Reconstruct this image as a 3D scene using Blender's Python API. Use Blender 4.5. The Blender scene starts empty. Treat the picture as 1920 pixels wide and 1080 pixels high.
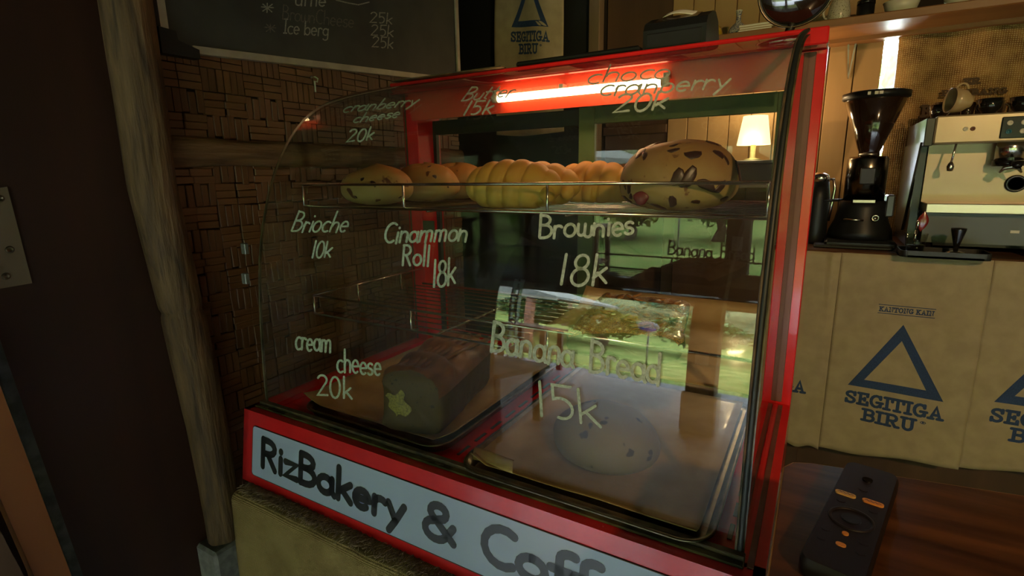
import bpy, math, random
from mathutils import Vector, Matrix, noise
random.seed(7)
S = bpy.context.scene
COL = S.collection
PI = math.pi
sin, cos = math.sin, math.cos

# ---------------------------------------------------------------- camera, world, lights, exposure
CAM = Vector((.9141, -.5372, .5669))
_yaw, _pit, _rol, FPX = .5323, .2153, -.0161, 979.1
FW = Vector((-sin(_yaw)*cos(_pit), cos(_yaw)*cos(_pit), -sin(_pit)))
_R = FW.cross(Vector((0, 0, 1))).normalized(); _U = _R.cross(FW)
RT = _R*cos(_rol) + _U*sin(_rol); UP = -_R*sin(_rol) + _U*cos(_rol)
cd = bpy.data.cameras.new('camera'); cam = bpy.data.objects.new('camera', cd); COL.objects.link(cam)
cd.sensor_width = 36; cd.lens = 36*FPX/1920; cd.clip_start = .02; cd.clip_end = 200
m = Matrix((RT, UP, -FW)).transposed().to_4x4(); m.translation = CAM; cam.matrix_world = m
S.camera = cam
S.view_settings.view_transform = 'Standard'; S.view_settings.look = 'None'
S.view_settings.exposure = 0; S.view_settings.gamma = 1; S.view_settings.use_curve_mapping = False
S.cycles.transparent_max_bounces = 24; S.cycles.max_bounces = 10; S.cycles.glossy_bounces = 6
S.cycles.sample_clamp_indirect = 4

world = bpy.data.worlds.new('sky'); S.world = world; world.use_nodes = True
bg = world.node_tree.nodes['Background']; bg.inputs[0].default_value = (.80, .90, 1, 1); bg.inputs[1].default_value = 40

def light(name, kind, loc, energy, color, size=.1, target=None, **k):
    l = bpy.data.lights.new(name, kind); l.energy = energy; l.color = color
    if kind == 'AREA': l.size = size
    elif kind == 'POINT': l.shadow_soft_size = size
    elif kind == 'SPOT': l.shadow_soft_size = size; l.spot_size = k.get('spot', 1.2); l.spot_blend = .6
    o = bpy.data.objects.new(name, l); COL.objects.link(o); o.location = loc
    if target is not None: o.rotation_euler = (Vector(target)-Vector(loc)).to_track_quat('-Z', 'Y').to_euler()
    if kind == 'AREA' and k.get('sy'): l.shape = 'RECTANGLE'; l.size_y = k['sy']
    return o
# a warm lamp of the room, high to the right behind the viewer
light('room_lamp', 'SPOT', (2.05, -1.6, 1.45), 112, (1, .64, .29), .035, (1.35, 1.5, .45), spot=1.15)
sun = light('sun', 'SUN', (3, 6, 9), 6, (1, .94, .82)); sun.data.angle = .12; sun.rotation_euler = Vector((-.35, -.62, -1)).to_track_quat('-Z', 'Y').to_euler()

# ---------------------------------------------------------------- pixel to point on a plane
def ray(u, v): return FW + RT*((u-960)/FPX) - UP*((v-540)/FPX)
def px(u, v, ax, val):
    d = ray(u, v); i = 'xyz'.index(ax); return CAM + d*((val-CAM[i])/d[i])

# ---------------------------------------------------------------- materials
def new_mat(name):
    mt = bpy.data.materials.new(name); mt.use_nodes = True
    return mt, mt.node_tree.nodes, mt.node_tree.links, mt.node_tree.nodes['Principled BSDF']
def mat(name, col, rough=.6, metal=0, col2=None, scale=(8, 8, 8), nscale=1.0, detail=4, bump=0, bscale=None, spec=.5, lo=.35, hi=.65, coat=0, dist=0, subs=0):
    mt, N, L, P = new_mat(name)
    P.inputs['Base Color'].default_value = (*col, 1); P.inputs['Roughness'].default_value = rough
    P.inputs['Metallic'].default_value = metal; P.inputs['Specular IOR Level'].default_value = spec
    if coat: P.inputs['Coat Weight'].default_value = coat; P.inputs['Coat Roughness'].default_value = .08
    tc = N.new('ShaderNodeTexCoord'); mp = N.new('ShaderNodeMapping'); mp.inputs['Scale'].default_value = scale
    L.new(tc.outputs['Object'], mp.inputs[0])
    if col2:
        nz = N.new('ShaderNodeTexNoise'); nz.inputs['Scale'].default_value = nscale; nz.inputs['Detail'].default_value = detail
        nz.inputs['Distortion'].default_value = dist
        cr = N.new('ShaderNodeValToRGB'); cr.color_ramp.elements[0].position = lo; cr.color_ramp.elements[1].position = hi
        cr.color_ramp.elements[0].color = (*col, 1); cr.color_ramp.elements[1].color = (*col2, 1)
        L.new(mp.outputs[0], nz.inputs['Vector']); L.new(nz.outputs['Fac'], cr.inputs[0]); L.new(cr.outputs[0], P.inputs['Base Color'])
    if bump:
        nb = N.new('ShaderNodeTexNoise'); nb.inputs['Scale'].default_value = bscale or nscale*4; nb.inputs['Detail'].default_value = 5
        bp = N.new('ShaderNodeBump'); bp.inputs['Strength'].default_value = bump; bp.inputs['Distance'].default_value = .004
        L.new(mp.outputs[0], nb.inputs['Vector']); L.new(nb.outputs['Fac'], bp.inputs['Height']); L.new(bp.outputs[0], P.inputs['Normal'])
    return mt
def emit(name, col, s):
    mt, N, L, P = new_mat(name); P.inputs['Base Color'].default_value = (*col, 1)
    P.inputs['Emission Color'].default_value = (*col, 1); P.inputs['Emission Strength'].default_value = s; return mt
def glass(name, tint=(1, 1, 1), r0=.04, rough=0.0, dirt=0.0):
    mt, N, L, P = new_mat(name); N.remove(P)
    out = [n for n in N if n.type == 'OUTPUT_MATERIAL'][0]
    g = N.new('ShaderNodeNewGeometry'); dt = N.new('ShaderNodeVectorMath'); dt.operation = 'DOT_PRODUCT'
    L.new(g.outputs['Normal'], dt.inputs[0]); L.new(g.outputs['Incoming'], dt.inputs[1])
    def mth(op, a, b=None):
        n = N.new('ShaderNodeMath'); n.operation = op
        for i, x in enumerate((a, b)):
            if x is None: continue
            if isinstance(x, (int, float)): n.inputs[i].default_value = x
            else: L.new(x, n.inputs[i])
        return n.outputs[0]
    f = mth('ADD', mth('MULTIPLY', mth('POWER', mth('SUBTRACT', 1.0, mth('ABSOLUTE', dt.outputs['Value'])), 5.0), 1-r0), r0)
    t = N.new('ShaderNodeBsdfTransparent'); t.inputs[0].default_value = (*tint, 1)
    gl = N.new('ShaderNodeBsdfGlossy'); gl.inputs['Roughness'].default_value = rough
    mx = N.new('ShaderNodeMixShader'); L.new(f, mx.inputs[0]); L.new(t.outputs[0], mx.inputs[1]); L.new(gl.outputs[0], mx.inputs[2])
    last = mx
    if dirt:
        df = N.new('ShaderNodeBsdfDiffuse'); df.inputs[0].default_value = (.55, .55, .5, 1)
        nz = N.new('ShaderNodeTexNoise'); nz.inputs['Scale'].default_value = 9; nz.inputs['Detail'].default_value = 6
        tc = N.new('ShaderNodeTexCoord'); L.new(tc.outputs['Object'], nz.inputs['Vector'])
        m2 = N.new('ShaderNodeMixShader'); L.new(mth('MULTIPLY', nz.outputs['Fac'], dirt), m2.inputs[0])
        L.new(mx.outputs[0], m2.inputs[1]); L.new(df.outputs[0], m2.inputs[2]); last = m2
    L.new(last.outputs[0], out.inputs[0]); return mt
def wood(name, c1, c2, scale, rough=.6, axis='z', bump=.15, coat=0, spec=.4, dist=1.2):
    sc = {'x': (1, 9, 9), 'y': (9, 1, 9), 'z': (9, 9, 1)}[axis]
    return mat(name, c1, rough, 0, c2, tuple(s*scale for s in sc), 1.0, 5, bump, 2.5, spec, .3, .72, coat, dist)
def bread_mat(name, side, top, z0, z1, fleck=None, fs=60):
    mt, N, L, P = new_mat(name)
    tc = N.new('ShaderNodeTexCoord'); sx = N.new('ShaderNodeSeparateXYZ'); L.new(tc.outputs['Object'], sx.inputs[0])
    nz = N.new('ShaderNodeTexNoise'); nz.inputs['Scale'].default_value = 28; nz.inputs['Detail'].default_value = 6
    L.new(tc.outputs['Object'], nz.inputs['Vector'])
    mr = N.new('ShaderNodeMapRange'); mr.inputs[1].default_value = z0; mr.inputs[2].default_value = z1; L.new(sx.outputs[2], mr.inputs[0])
    ad = N.new('ShaderNodeMath'); ad.operation = 'MULTIPLY_ADD'; ad.inputs[1].default_value = .7; L.new(nz.outputs['Fac'], ad.inputs[0])
    sb = N.new('ShaderNodeMath'); sb.operation = 'SUBTRACT'; sb.inputs[1].default_value = .35; L.new(mr.outputs[0], sb.inputs[0]); L.new(sb.outputs[0], ad.inputs[2])
    cr = N.new('ShaderNodeValToRGB'); cr.color_ramp.elements[0].color = (*side, 1); cr.color_ramp.elements[1].color = (*top, 1)
    cr.color_ramp.elements[0].position = .25; cr.color_ramp.elements[1].position = .85
    L.new(ad.outputs[0], cr.inputs[0]); last = cr.outputs[0]
    if fleck:
        vo = N.new('ShaderNodeTexNoise'); vo.inputs['Scale'].default_value = fs; vo.inputs['Detail'].default_value = 2; L.new(tc.outputs['Object'], vo.inputs['Vector'])
        c2 = N.new('ShaderNodeValToRGB'); c2.color_ramp.elements[0].position = .66; c2.color_ramp.elements[1].position = .7; L.new(vo.outputs['Fac'], c2.inputs[0])
        mx = N.new('ShaderNodeMixRGB'); mx.inputs[2].default_value = (*fleck, 1); L.new(c2.outputs[0], mx.inputs[0]); L.new(last, mx.inputs[1]); last = mx.outputs[0]
    L.new(last, P.inputs['Base Color']); P.inputs['Roughness'].default_value = .55; P.inputs['Specular IOR Level'].default_value = .3
    bp = N.new('ShaderNodeBump'); bp.inputs['Strength'].default_value = .25; bp.inputs['Distance'].default_value = .003
    L.new(nz.outputs['Fac'], bp.inputs['Height']); L.new(bp.outputs[0], P.inputs['Normal'])
    return mt
def weave_mat(name, c1, c2, c3, s, bump=.5):
    mt, N, L, P = new_mat(name)
    tc = N.new('ShaderNodeTexCoord')
    def wave(dirn):
        w = N.new('ShaderNodeTexWave'); w.bands_direction = dirn; w.inputs['Scale'].default_value = s; w.inputs['Distortion'].default_value = 1.2; w.inputs['Detail'].default_value = 2
        w.inputs['Detail Scale'].default_value = 3
        L.new(tc.outputs['Object'], w.inputs['Vector']); return w.outputs['Fac']
    a, b = wave('X'), wave('Z')
    mm = N.new('ShaderNodeMath'); mm.operation = 'MULTIPLY'; L.new(a, mm.inputs[0]); L.new(b, mm.inputs[1])
    nz = N.new('ShaderNodeTexNoise'); nz.inputs['Scale'].default_value = 14; nz.inputs['Detail'].default_value = 6; L.new(tc.outputs['Object'], nz.inputs['Vector'])
    cr = N.new('ShaderNodeValToRGB'); cr.color_ramp.elements[0].position = .38; cr.color_ramp.elements[1].position = .66
    cr.color_ramp.elements[0].color = (*c1, 1); cr.color_ramp.elements[1].color = (*c2, 1); L.new(nz.outputs['Fac'], cr.inputs[0])
    mx = N.new('ShaderNodeMixRGB'); mx.inputs[2].default_value = (*c3, 1); L.new(cr.outputs[0], mx.inputs[1])
    m3 = N.new('ShaderNodeMath'); m3.operation = 'MULTIPLY'; m3.inputs[1].default_value = .75; L.new(mm.outputs[0], m3.inputs[0]); L.new(m3.outputs[0], mx.inputs[0])
    L.new(mx.outputs[0], P.inputs['Base Color']); P.inputs['Roughness'].default_value = .95; P.inputs['Specular IOR Level'].default_value = .1
    bp = N.new('ShaderNodeBump'); bp.inputs['Strength'].default_value = bump; bp.inputs['Distance'].default_value = .002
    L.new(mm.outputs[0], bp.inputs['Height']); L.new(bp.outputs[0], P.inputs['Normal']); return mt

RED = mat('red_enamel', (.62, .015, .016), .22, 0, (.52, .012, .014), nscale=2, bump=.03, bscale=30, coat=.5)
GROOVE = mat('brown_strip', (.10, .030, .024), .4, 0, (.17, .07, .055), (30, 30, 3), 1)
GLASS = glass('clear_glass', (.955, .965, .955), .078, 0, .004)
GLASSB = glass('door_glass', (.93, .95, .93), .062)
EDGE = mat('glass_edge', (.035, .032, .020), .25, 0, (.14, .11, .05), nscale=3, lo=.4, hi=.7)
RUBBER = mat('black_rubber', (.012, .014, .012), .5)
DIRTY = mat('grimy_sealant', (.10, .065, .03), .7, 0, (.02, .015, .01), nscale=5)
CHROME = mat('chrome_wire', (.75, .73, .70), .18, 1)
STEEL = mat('brushed_steel', (.72, .70, .64), .38, 1, (.6, .58, .52), (2, 40, 40), 1)
GREENF = mat('green_door_frame', (.050, .085, .030), .4, 0, (.07, .11, .04), nscale=2)
BLACK = mat('black_plastic', (.009, .009, .009), .42, spec=.3)
BLACKG = mat('black_gloss', (.010, .009, .008), .1)
DARK = mat('dark_void_cloth', (.008, .008, .008), .9)
WHITE = mat('white_ceramic', (.62, .58, .50), .25)
PAPERW = mat('white_paper', (.75, .73, .68), .7)
INK = mat('white_marker', (.52, .56, .49), .7, 0, (.30, .33, .28), nscale=30)
BINK = mat('black_ink', (.014, .014, .016), .35)
BLUE = mat('blue_print', (.014, .034, .095), .8, 0, (.022, .05, .12), nscale=40)
SIGN = mat('sign_face', (.52, .56, .98), .16, coat=.4)
CHALK = mat('chalk', (.34, .33, .28), .9, 0, (.14, .14, .12), nscale=60)
CHALKD = mat('chalk_faded', (.15, .13, .10), .9, 0, (.05, .05, .045), nscale=60)
BOARD = mat('slate', (.016, .018, .015), .55, 0, (.032, .034, .028), nscale=1.2)
ALU = mat('aluminium', (.42, .38, .31), .45, .3, (.33, .29, .23), nscale=3)
CONC = mat('concrete', (.52, .52, .54), .42, 0, (.66, .66, .68), nscale=.35, detail=6, bump=.05, spec=.7)

# ---------------------------------------------------------------- mesh builder
class MB:
    def __init__(s): s.v = []; s.f = []; s.mi = []; s.sm = []
    def add(s, vs, fs, mi=0, smooth=False):
        o = len(s.v); s.v += [tuple(v) for v in vs]
        for f in fs: s.f.append([i+o for i in f]); s.mi.append(mi); s.sm.append(smooth)
        return s
    def box(s, x0, x1, y0, y1, z0, z1, mi=0, M=None, b=0):
        if b:
            b = min(b, (x1-x0)*.45, (y1-y0)*.45, (z1-z0)*.45)
            vs = []; 
            for X, sx in ((x0, 1), (x1, -1)):
                for Y, sy in ((y0, 1), (y1, -1)):
                    for Z, sz in ((z0, 1), (z1, -1)):
                        vs += [(X, Y+sy*b, Z+sz*b), (X+sx*b, Y, Z+sz*b), (X+sx*b, Y+sy*b, Z)]
            I = lambda i, j, k, c: (i*4+j*2+k)*3+c
            fs = []
            for i in (0, 1): fs.append([I(i,0,0,0), I(i,1,0,0), I(i,1,1,0), I(i,0,1,0)][::(-1 if i == 0 else 1)])
            for j in (0, 1): fs.append([I(0,j,0,1), I(1,j,0,1), I(1,j,1,1), I(0,j,1,1)][::(1 if j == 0 else -1)])
            for k in (0, 1): fs.append([I(0,0,k,2), I(1,0,k,2), I(1,1,k,2), I(0,1,k,2)][::(-1 if k == 0 else 1)])
            for j in (0, 1):
                for k in (0, 1): fs.append([I(0,j,k,1), I(1,j,k,1), I(1,j,k,2), I(0,j,k,2)])
            for i in (0, 1):
                for k in (0, 1): fs.append([I(i,0,k,0), I(i,1,k,0), I(i,1,k,2), I(i,0,k,2)])
            for i in (0, 1):
                for j in (0, 1): fs.append([I(i,j,0,0), I(i,j,1,0), I(i,j,1,1), I(i,j,0,1)])
            for i in (0, 1):
                for j in (0, 1):
                    for k in (0, 1): fs.append([I(i,j,k,0), I(i,j,k,1), I(i,j,k,2)])
        else:
            vs = [(x, y, z) for x in (x0, x1) for y in (y0, y1) for z in (z0, z1)]
            fs = [(0,1,3,2), (4,6,7,5), (0,4,5,1), (2,3,7,6), (0,2,6,4), (1,5,7,3)]
        if M: vs = [M @ Vector(v) for v in vs]
        return s.add(vs, fs, mi)
    def tube(s, pts, r, n=8, mi=0, caps=True, closed=False):
        pts = [Vector(p) for p in pts]; vs = []; m = len(pts); prev = None
        for i, p in enumerate(pts):
            a = pts[i-1] if (i or closed) else p; b = pts[(i+1) % m] if (i < m-1 or closed) else p
            t = (b-a).normalized()
            if prev is None: prev = t.orthogonal().normalized()
            u = (prev - t*prev.dot(t)).normalized(); prev = u; w = t.cross(u)
            rr = r[i] if isinstance(r, (list, tuple)) else r
            vs += [p + (u*cos(2*PI*k/n) + w*sin(2*PI*k/n))*rr for k in range(n)]
        fs = []
        for i in range(m if closed else m-1):
            for k in range(n):
                fs.append((i*n+k, i*n+(k+1) % n, ((i+1) % m)*n+(k+1) % n, ((i+1) % m)*n+k))
        if caps and not closed: fs += [list(range(n))[::-1], [(m-1)*n+k for k in range(n)]]
        return s.add(vs, fs, mi, True)
    def lathe(s, prof, c=(0, 0, 0), n=28, mi=0, M=None, smooth=True):
        vs = []; m = len(prof)
        for r, z in prof: vs += [(c[0]+r*cos(2*PI*k/n), c[1]+r*sin(2*PI*k/n), c[2]+z) for k in range(n)]
        fs = [(i*n+k, i*n+(k+1) % n, (i+1)*n+(k+1) % n, (i+1)*n+k) for i in range(m-1) for k in range(n)]
        if prof[0][0] > 1e-4: fs.append(list(range(n))[::-1])
        if prof[-1][0] > 1e-4: fs.append([(m-1)*n+k for k in range(n)])
        if M: vs = [M @ Vector(v) for v in vs]
        return s.add(vs, fs, mi, smooth)
    def prism(s, poly, ax, a, b, mi=0, mie=None):
        """poly: 2D points; ax: extrusion axis; remaining axes in order"""
        def p3(q, h): return {'x': (h, q[0], q[1]), 'y': (q[0], h, q[1]), 'z': (q[0], q[1], h)}[ax]
        n = len(poly); vs = [p3(q, a) for q in poly] + [p3(q, b) for q in poly]
        s.add(vs, [list(range(n))[::-1], list(range(n, 2*n))], mi)
        s.add(vs, [(i, (i+1) % n, n+(i+1) % n, n+i) for i in range(n)], mi if mie is None else mie); return s
    def grid(s, fn, nu, nv, mi=0, smooth=True, closeu=False):
        vs = [fn(i/nu, j/nv) for j in range(nv+1) for i in range(nu+1)]
        fs = [(j*(nu+1)+i, j*(nu+1)+i+1, (j+1)*(nu+1)+i+1, (j+1)*(nu+1)+i) for j in range(nv) for i in range(nu)]
        return s.add(vs, fs, mi, smooth)
    def sheet(s, fn, nu, nv, th, mi=0):
        """a grid with thickness along its normal"""
        P = [[Vector(fn(i/nu, j/nv)) for i in range(nu+1)] for j in range(nv+1)]
        top = []; bot = []
        for j in range(nv+1):
            for i in range(nu+1):
                du = P[j][min(i+1, nu)] - P[j][max(i-1, 0)]; dv = P[min(j+1, nv)][i] - P[max(j-1, 0)][i]
                n = du.cross(dv).normalized()*th/2; top.append(P[j][i]+n); bot.append(P[j][i]-n)
        o = len(top); w = nu+1
        f = [(j*w+i, j*w+i+1, (j+1)*w+i+1, (j+1)*w+i) for j in range(nv) for i in range(nu)]
        fs = f + [tuple(o+k for k in q[::-1]) for q in f]
        rim = [i for i in range(w)] + [j*w+nu for j in range(1, nv+1)] + [nv*w+i for i in range(nu-1, -1, -1)] + [j*w for j in range(nv-1, 0, -1)]
        for a, b in zip(rim, rim[1:]+rim[:1]): fs.append((b, a, a+o, b+o))
        return s.add(top+bot, fs, mi, True)
    def build(s, name, mats, parent=None, weld=False):
        me = bpy.data.meshes.new(name); me.from_pydata(s.v, [], s.f)
        for mt in (mats if isinstance(mats, (list, tuple)) else [mats]): me.materials.append(mt)
        me.polygons.foreach_set('material_index', s.mi); me.polygons.foreach_set('use_smooth', s.sm); me.update()
        o = bpy.data.objects.new(name, me); COL.objects.link(o)
        if parent is not None:
            o.parent = parent; o.matrix_parent_inverse = Matrix.Translation(-Vector(wloc(parent)))
        return o
WL = {}
def wloc(o):
    p = Vector(WL.get(o.name, (0, 0, 0))); return p
def thing(name, label, cat, loc=(0, 0, 0), group=None):
    o = bpy.data.objects.new(name, None); COL.objects.link(o); o.location = loc; o.empty_display_size = .02
    WL[o.name] = loc
    o['label'] = label; o['category'] = cat
    if group: o['group'] = group
    return o
def tag(o, label, cat, group=None, kind=None):
    if label: o['label'] = label
    if cat: o['category'] = cat
    if group: o['group'] = group
    if kind: o['kind'] = kind
    return o
def struct(o): o['kind'] = 'structure'; return o
def inst(src, name, parent, M):
    o = bpy.data.objects.new(name, src.data if hasattr(src, 'data') else src); COL.objects.link(o); o.parent = parent
    o.matrix_parent_inverse = Matrix.Translation(-wloc(parent)); o.matrix_basis = M; return o
def MX(loc, rz=0, s=1): return Matrix.Translation(Vector(loc)) @ Matrix.Rotation(rz, 4, 'Z') @ Matrix.Scale(s, 4)

# ---------------------------------------------------------------- stroke lettering
def A(cx, cy, rx, ry, a0, a1, n=None):
    n = n or max(4, int(abs(a1-a0)/22)); return [(cx+rx*cos(math.radians(a0+(a1-a0)*i/n)), cy+ry*sin(math.radians(a0+(a1-a0)*i/n))) for i in range(n+1)]
F = {
 'o': (.52, [A(.25,.27,.21,.27,90,450)]), 'a': (.54, [A(.23,.26,.2,.26,50,400)+[(.43,.5)], [(.43,.52),(.43,.1),(.5,0)]]),
 'n': (.52, [[(.06,.52),(.06,0)], [(.06,.3)]+A(.24,.32,.18,.2,150,0)+[(.42,0)]]),
 'm': (.74, [[(.05,.52),(.05,0)], [(.05,.34)]+A(.2,.36,.14,.17,150,0)+[(.34,0)], [(.34,.36)]+A(.49,.36,.14,.17,150,0)+[(.64,0)]]),
 'r': (.38, [[(.07,.52),(.07,0)], [(.07,.3)]+A(.22,.34,.15,.18,160,40)]), 'i': (.2, [[(.09,.52),(.09,0)], [(.09,.76),(.092,.78)]]),
 'j': (.2, [[(.1,.5),(.1,-.3)]]),
 'c': (.46, [A(.27,.27,.22,.27,55,305)]), 'e': (.5, [[(.06,.28),(.42,.3)]+A(.24,.28,.19,.27,5,310)]),
 'h': (.52, [[(.07,1),(.07,0)], [(.07,.3)]+A(.25,.32,.18,.2,150,0)+[(.42,0)]]), 'l': (.22, [[(.1,1),(.1,0)]]),
 'k': (.48, [[(.07,1),(.07,0)], [(.4,.56),(.09,.24)], [(.17,.32),(.42,0)]]), 'K': (.55, [[(.07,1),(.07,0)], [(.46,.9),(.09,.42)], [(.17,.5),(.48,0)]]),
 'w': (.62, [[(.04,.5)]+A(.17,.16,.13,.16,180,360)+[(.31,.5)], [(.31,.2)]+A(.44,.16,.13,.16,180,360)+[(.58,.5)]]),
 's': (.42, [A(.22,.4,.15,.13,40,250)+A(.2,.14,.16,.14,80,-150)]), 'd': (.52, [A(.22,.26,.19,.26,50,400), [(.43,1),(.43,0)]]),
 'b': (.52, [[(.07,1),(.07,0)], A(.26,.26,.19,.26,150,-150)]), 't': (.38, [[(.16,.9),(.16,.08),(.3,0)], [(.02,.56),(.32,.58)]]),
 'u': (.5, [[(.06,.5)]+A(.24,.2,.18,.2,180,360)+[(.42,.5)], [(.42,.5),(.42,0)]]), 'y': (.48, [[(.04,.52),(.22,.05)], [(.42,.54),(.22,.0),(.08,-.32)]]),
 'g': (.52, [A(.23,.28,.19,.24,40,400), [(.43,.5),(.43,-.15)]+A(.25,-.15,.18,.16,0,-150)]), 'f': (.36, [A(.3,.82,.15,.17,60,180)+[(.15,0)], [(.02,.52),(.32,.52)]]),
 'z': (.46, [[(.05,.5),(.4,.5),(.05,.02),(.42,.02)]]), 'p': (.5, [[(.07,.5),(.07,-.3)], A(.26,.26,.19,.24,150,-150)]),
 'B': (.6, [[(.08,1),(.08,0)], [(.08,1)]+A(.22,.77,.24,.22,80,-90)+[(.1,.55)], [(.1,.55)]+A(.24,.28,.28,.27,85,-90)+[(.08,.01)]]),
 'R': (.6, [[(.08,1),(.08,0)], [(.08,.98)]+A(.24,.74,.24,.24,85,-90)+[(.1,.5)], [(.24,.5),(.5,0)]]),
 'C': (.62, [A(.38,.5,.32,.5,55,305)]), 'I': (.3, [[(.04,1),(.26,1)], [(.15,1),(.15,0)], [(.04,0),(.26,0)]]),
 '1': (.26, [[(.12,1),(.1,0)]]), '0': (.56, [A(.27,.5,.22,.5,90,450)]), '5': (.56, [[(.46,1),(.1,.98),(.1,.56)]+A(.24,.32,.22,.3,110,-110)]),
 '2': (.58, [A(.26,.76,.2,.22,160,-30)+[(.06,.02),(.5,.05)]]), '8': (.56, [A(.28,.77,.17,.22,270,-90)+A(.28,.28,.22,.28,90,-270)]),
 '&': (.8, [[(.68,.05),(.2,.66)]+A(.33,.79,.17,.2,190,-45)+[(.2,.5)]+A(.3,.27,.24,.27,130,330)+[(.66,.48)]]),
 ' ': (.3, []), '*': (.6, [[(.1,.5),(.5,.5)], [(.3,.75),(.3,.2)], [(.15,.7),(.45,.25)], [(.45,.7),(.15,.25)]]),
 # slab capitals, straight-sided
 'ES': (.66, [A(.33,.75,.22,.2,20,250)+A(.33,.25,.22,.22,70,-160), [(.55,.7),(.55,.95)], [(.1,.3),(.1,.05)]]),
 'EE': (.66, [[(.05,.96),(.56,.96),(.56,.75)], [(.05,.04),(.58,.04),(.58,.28)], [(.18,.96),(.18,.04)], [(.18,.5),(.42,.5)], [(.42,.6),(.42,.4)]]),
 'EG': (.74, [A(.36,.5,.28,.46,45,330)+[(.6,.4)], [(.4,.42),(.7,.42)], [(.57,.72),(.57,.95)], [(.6,.42),(.6,.1)]]),
 'EI': (.36, [[(.02,.96),(.32,.96)], [(.17,.96),(.17,.04)], [(.02,.04),(.32,.04)]]),
 'ET': (.68, [[(.04,.72),(.04,.96),(.62,.96),(.62,.72)], [(.33,.96),(.33,.04)], [(.18,.04),(.48,.04)]]),
 'EA': (.76, [[(.15,.04),(.38,.96),(.6,.04)], [(.24,.34),(.52,.34)], [(.03,.04),(.27,.04)], [(.48,.04),(.73,.04)]]),
 'EB': (.68, [[(.03,.96),(.36,.96)]+A(.38,.74,.19,.22,85,-85)+[(.18,.52)], [(.38,.52)]+A(.4,.28,.21,.24,85,-85)+[(.03,.04)], [(.17,.96),(.17,.04)]]),
 'ER': (.74, [[(.03,.96),(.36,.96)]+A(.4,.72,.19,.24,85,-85)+[(.18,.48)], [(.17,.96),(.17,.04)], [(.36,.48),(.56,.04),(.72,.04)], [(.03,.04),(.31,.04)]]),
 'EU': (.74, [[(.16,.96),(.16,.35)]+A(.36,.3,.2,.26,180,360)+[(.56,.96)], [(.03,.96),(.3,.96)], [(.44,.96),(.7,.96)]]),
 'EK': (.74, [[(.16,.96),(.16,.04)], [(.6,.96),(.18,.45)], [(.3,.56),(.62,.04)], [(.03,.96),(.3,.96)], [(.03,.04),(.3,.04)], [(.46,.96),(.7,.96)], [(.5,.04),(.74,.04)]]),
 'EN': (.76, [[(.16,.04),(.16,.96),(.6,.04),(.6,.96)], [(.03,.96),(.2,.96)], [(.03,.04),(.3,.04)], [(.46,.96),(.73,.96)]]),
 'EO': (.76, [A(.37,.5,.29,.46,90,450)]),
 'Er': (.5, [A(.25,.8,.2,.2,90,450), [(.2,.7),(.2,.9),(.3,.88),(.28,.8),(.2,.8),(.32,.7)]]),
}
def strokes(txt, slab=False, gap=0.0):
    x = 0; out = []
    for ch in txt:
        w, ss = F['E'+ch] if slab and ch != ' ' else F[ch]
        out += [[(x+a, b) for a, b in s] for s in ss]; x += w + gap
    return out, x - gap
def ribbon(mb, pts, w, fn, mi=0):
    """flat stroke of width w along 2D pts; fn maps 2D to 3D"""
    P = [Vector(p) for p in pts]; Q = [P[0]]
    for p in P[1:]:
        if (p-Q[-1]).length > 1e-5: Q.append(p)
    if len(Q) == 1: Q.append(Q[0]+Vector((w*.05, 0)))
    vs = []; n = len(Q); h = w/2
    for i, p in enumerate(Q):
        a = (Q[i]-Q[i-1]).normalized() if i else (Q[1]-Q[0]).normalized()
        b = (Q[i+1]-Q[i]).normalized() if i < n-1 else a
        t = a+b; t = t.normalized() if t.length > .3 else a
        k = 1/max(.6, t.dot(a)); nn = Vector((-t.y, t.x))*h*k
        vs += [p+nn, p-nn]
    fs = [(2*i, 2*i+1, 2*i+3, 2*i+2) for i in range(n-1)]
    for e, d in ((0, (Q[0]-Q[1]).normalized()), (n-1, (Q[-1]-Q[-2]).normalized())):
        o = len(vs); nn = Vector((-d.y, d.x)); vs += [Q[e]+nn*h*cos(a)+d*h*sin(a) for a in [PI*k/6 for k in range(7)]]
        fs.append(list(range(o, o+7)))
    vv = [fn(v.x, v.y) for v in vs]
    if any(v is None for v in vv): return
    mb.add(vv, fs, mi)
def write(mb, txt, p0, p1, up, w, fn, slab=False, gap=0.0, jit=0.0, mi=0):
    """text from baseline point p0 to p1 (2D), up = vector of the capital height"""
    ss, L = strokes(txt, slab, gap); d = (Vector(p1)-Vector(p0))/L; u = Vector(up)
    for s in ss:
        if jit: jx, jy, js = random.uniform(-jit, jit)*.6, random.uniform(-jit, jit), 1+random.uniform(-jit, jit)*1.2
        else: jx = jy = 0; js = 1
        q = []
        for i, (a, b) in enumerate(s):
            q.append(Vector(p0) + d*(a+jx) + u*(b*js+jy))
        ribbon(mb, q, w, fn, mi)

# ---------------------------------------------------------------- the room: floor, walls, roof
FZ = -.55
struct(MB().box(-3.2, 6, -3.9, 2.3, FZ-.1, FZ).build('floor', CONC))
PLYD = wood('dark_plywood', (.014, .0055, .003), (.050, .014, .006), .35, .5, 'z', .1)
BAMB = wood('aged_bamboo_strip', (.070, .027, .008), (.17, .072, .020), 2.2, .55, 'z', .2, spec=.45)
BAMH = wood('aged_bamboo_strip_across', (.080, .031, .009), (.18, .078, .022), 2.2, .5, 'y', .2, spec=.45)
TIMB = wood('grey_brown_timber', (.032, .014, .005), (.16, .085, .032), 6, .75, 'z', 1.0, dist=1.0)
TIMH = wood('grey_brown_timber_across', (.05, .024, .008), (.20, .11, .045), 5, .6, 'y', .9, dist=1.0)
wl = struct(MB().box(-.27, -.215, -1.15, 1.0, FZ, 1.75).build('wall_left', mat('wall_backing', (.020, .009, .004), .9)))
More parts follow.
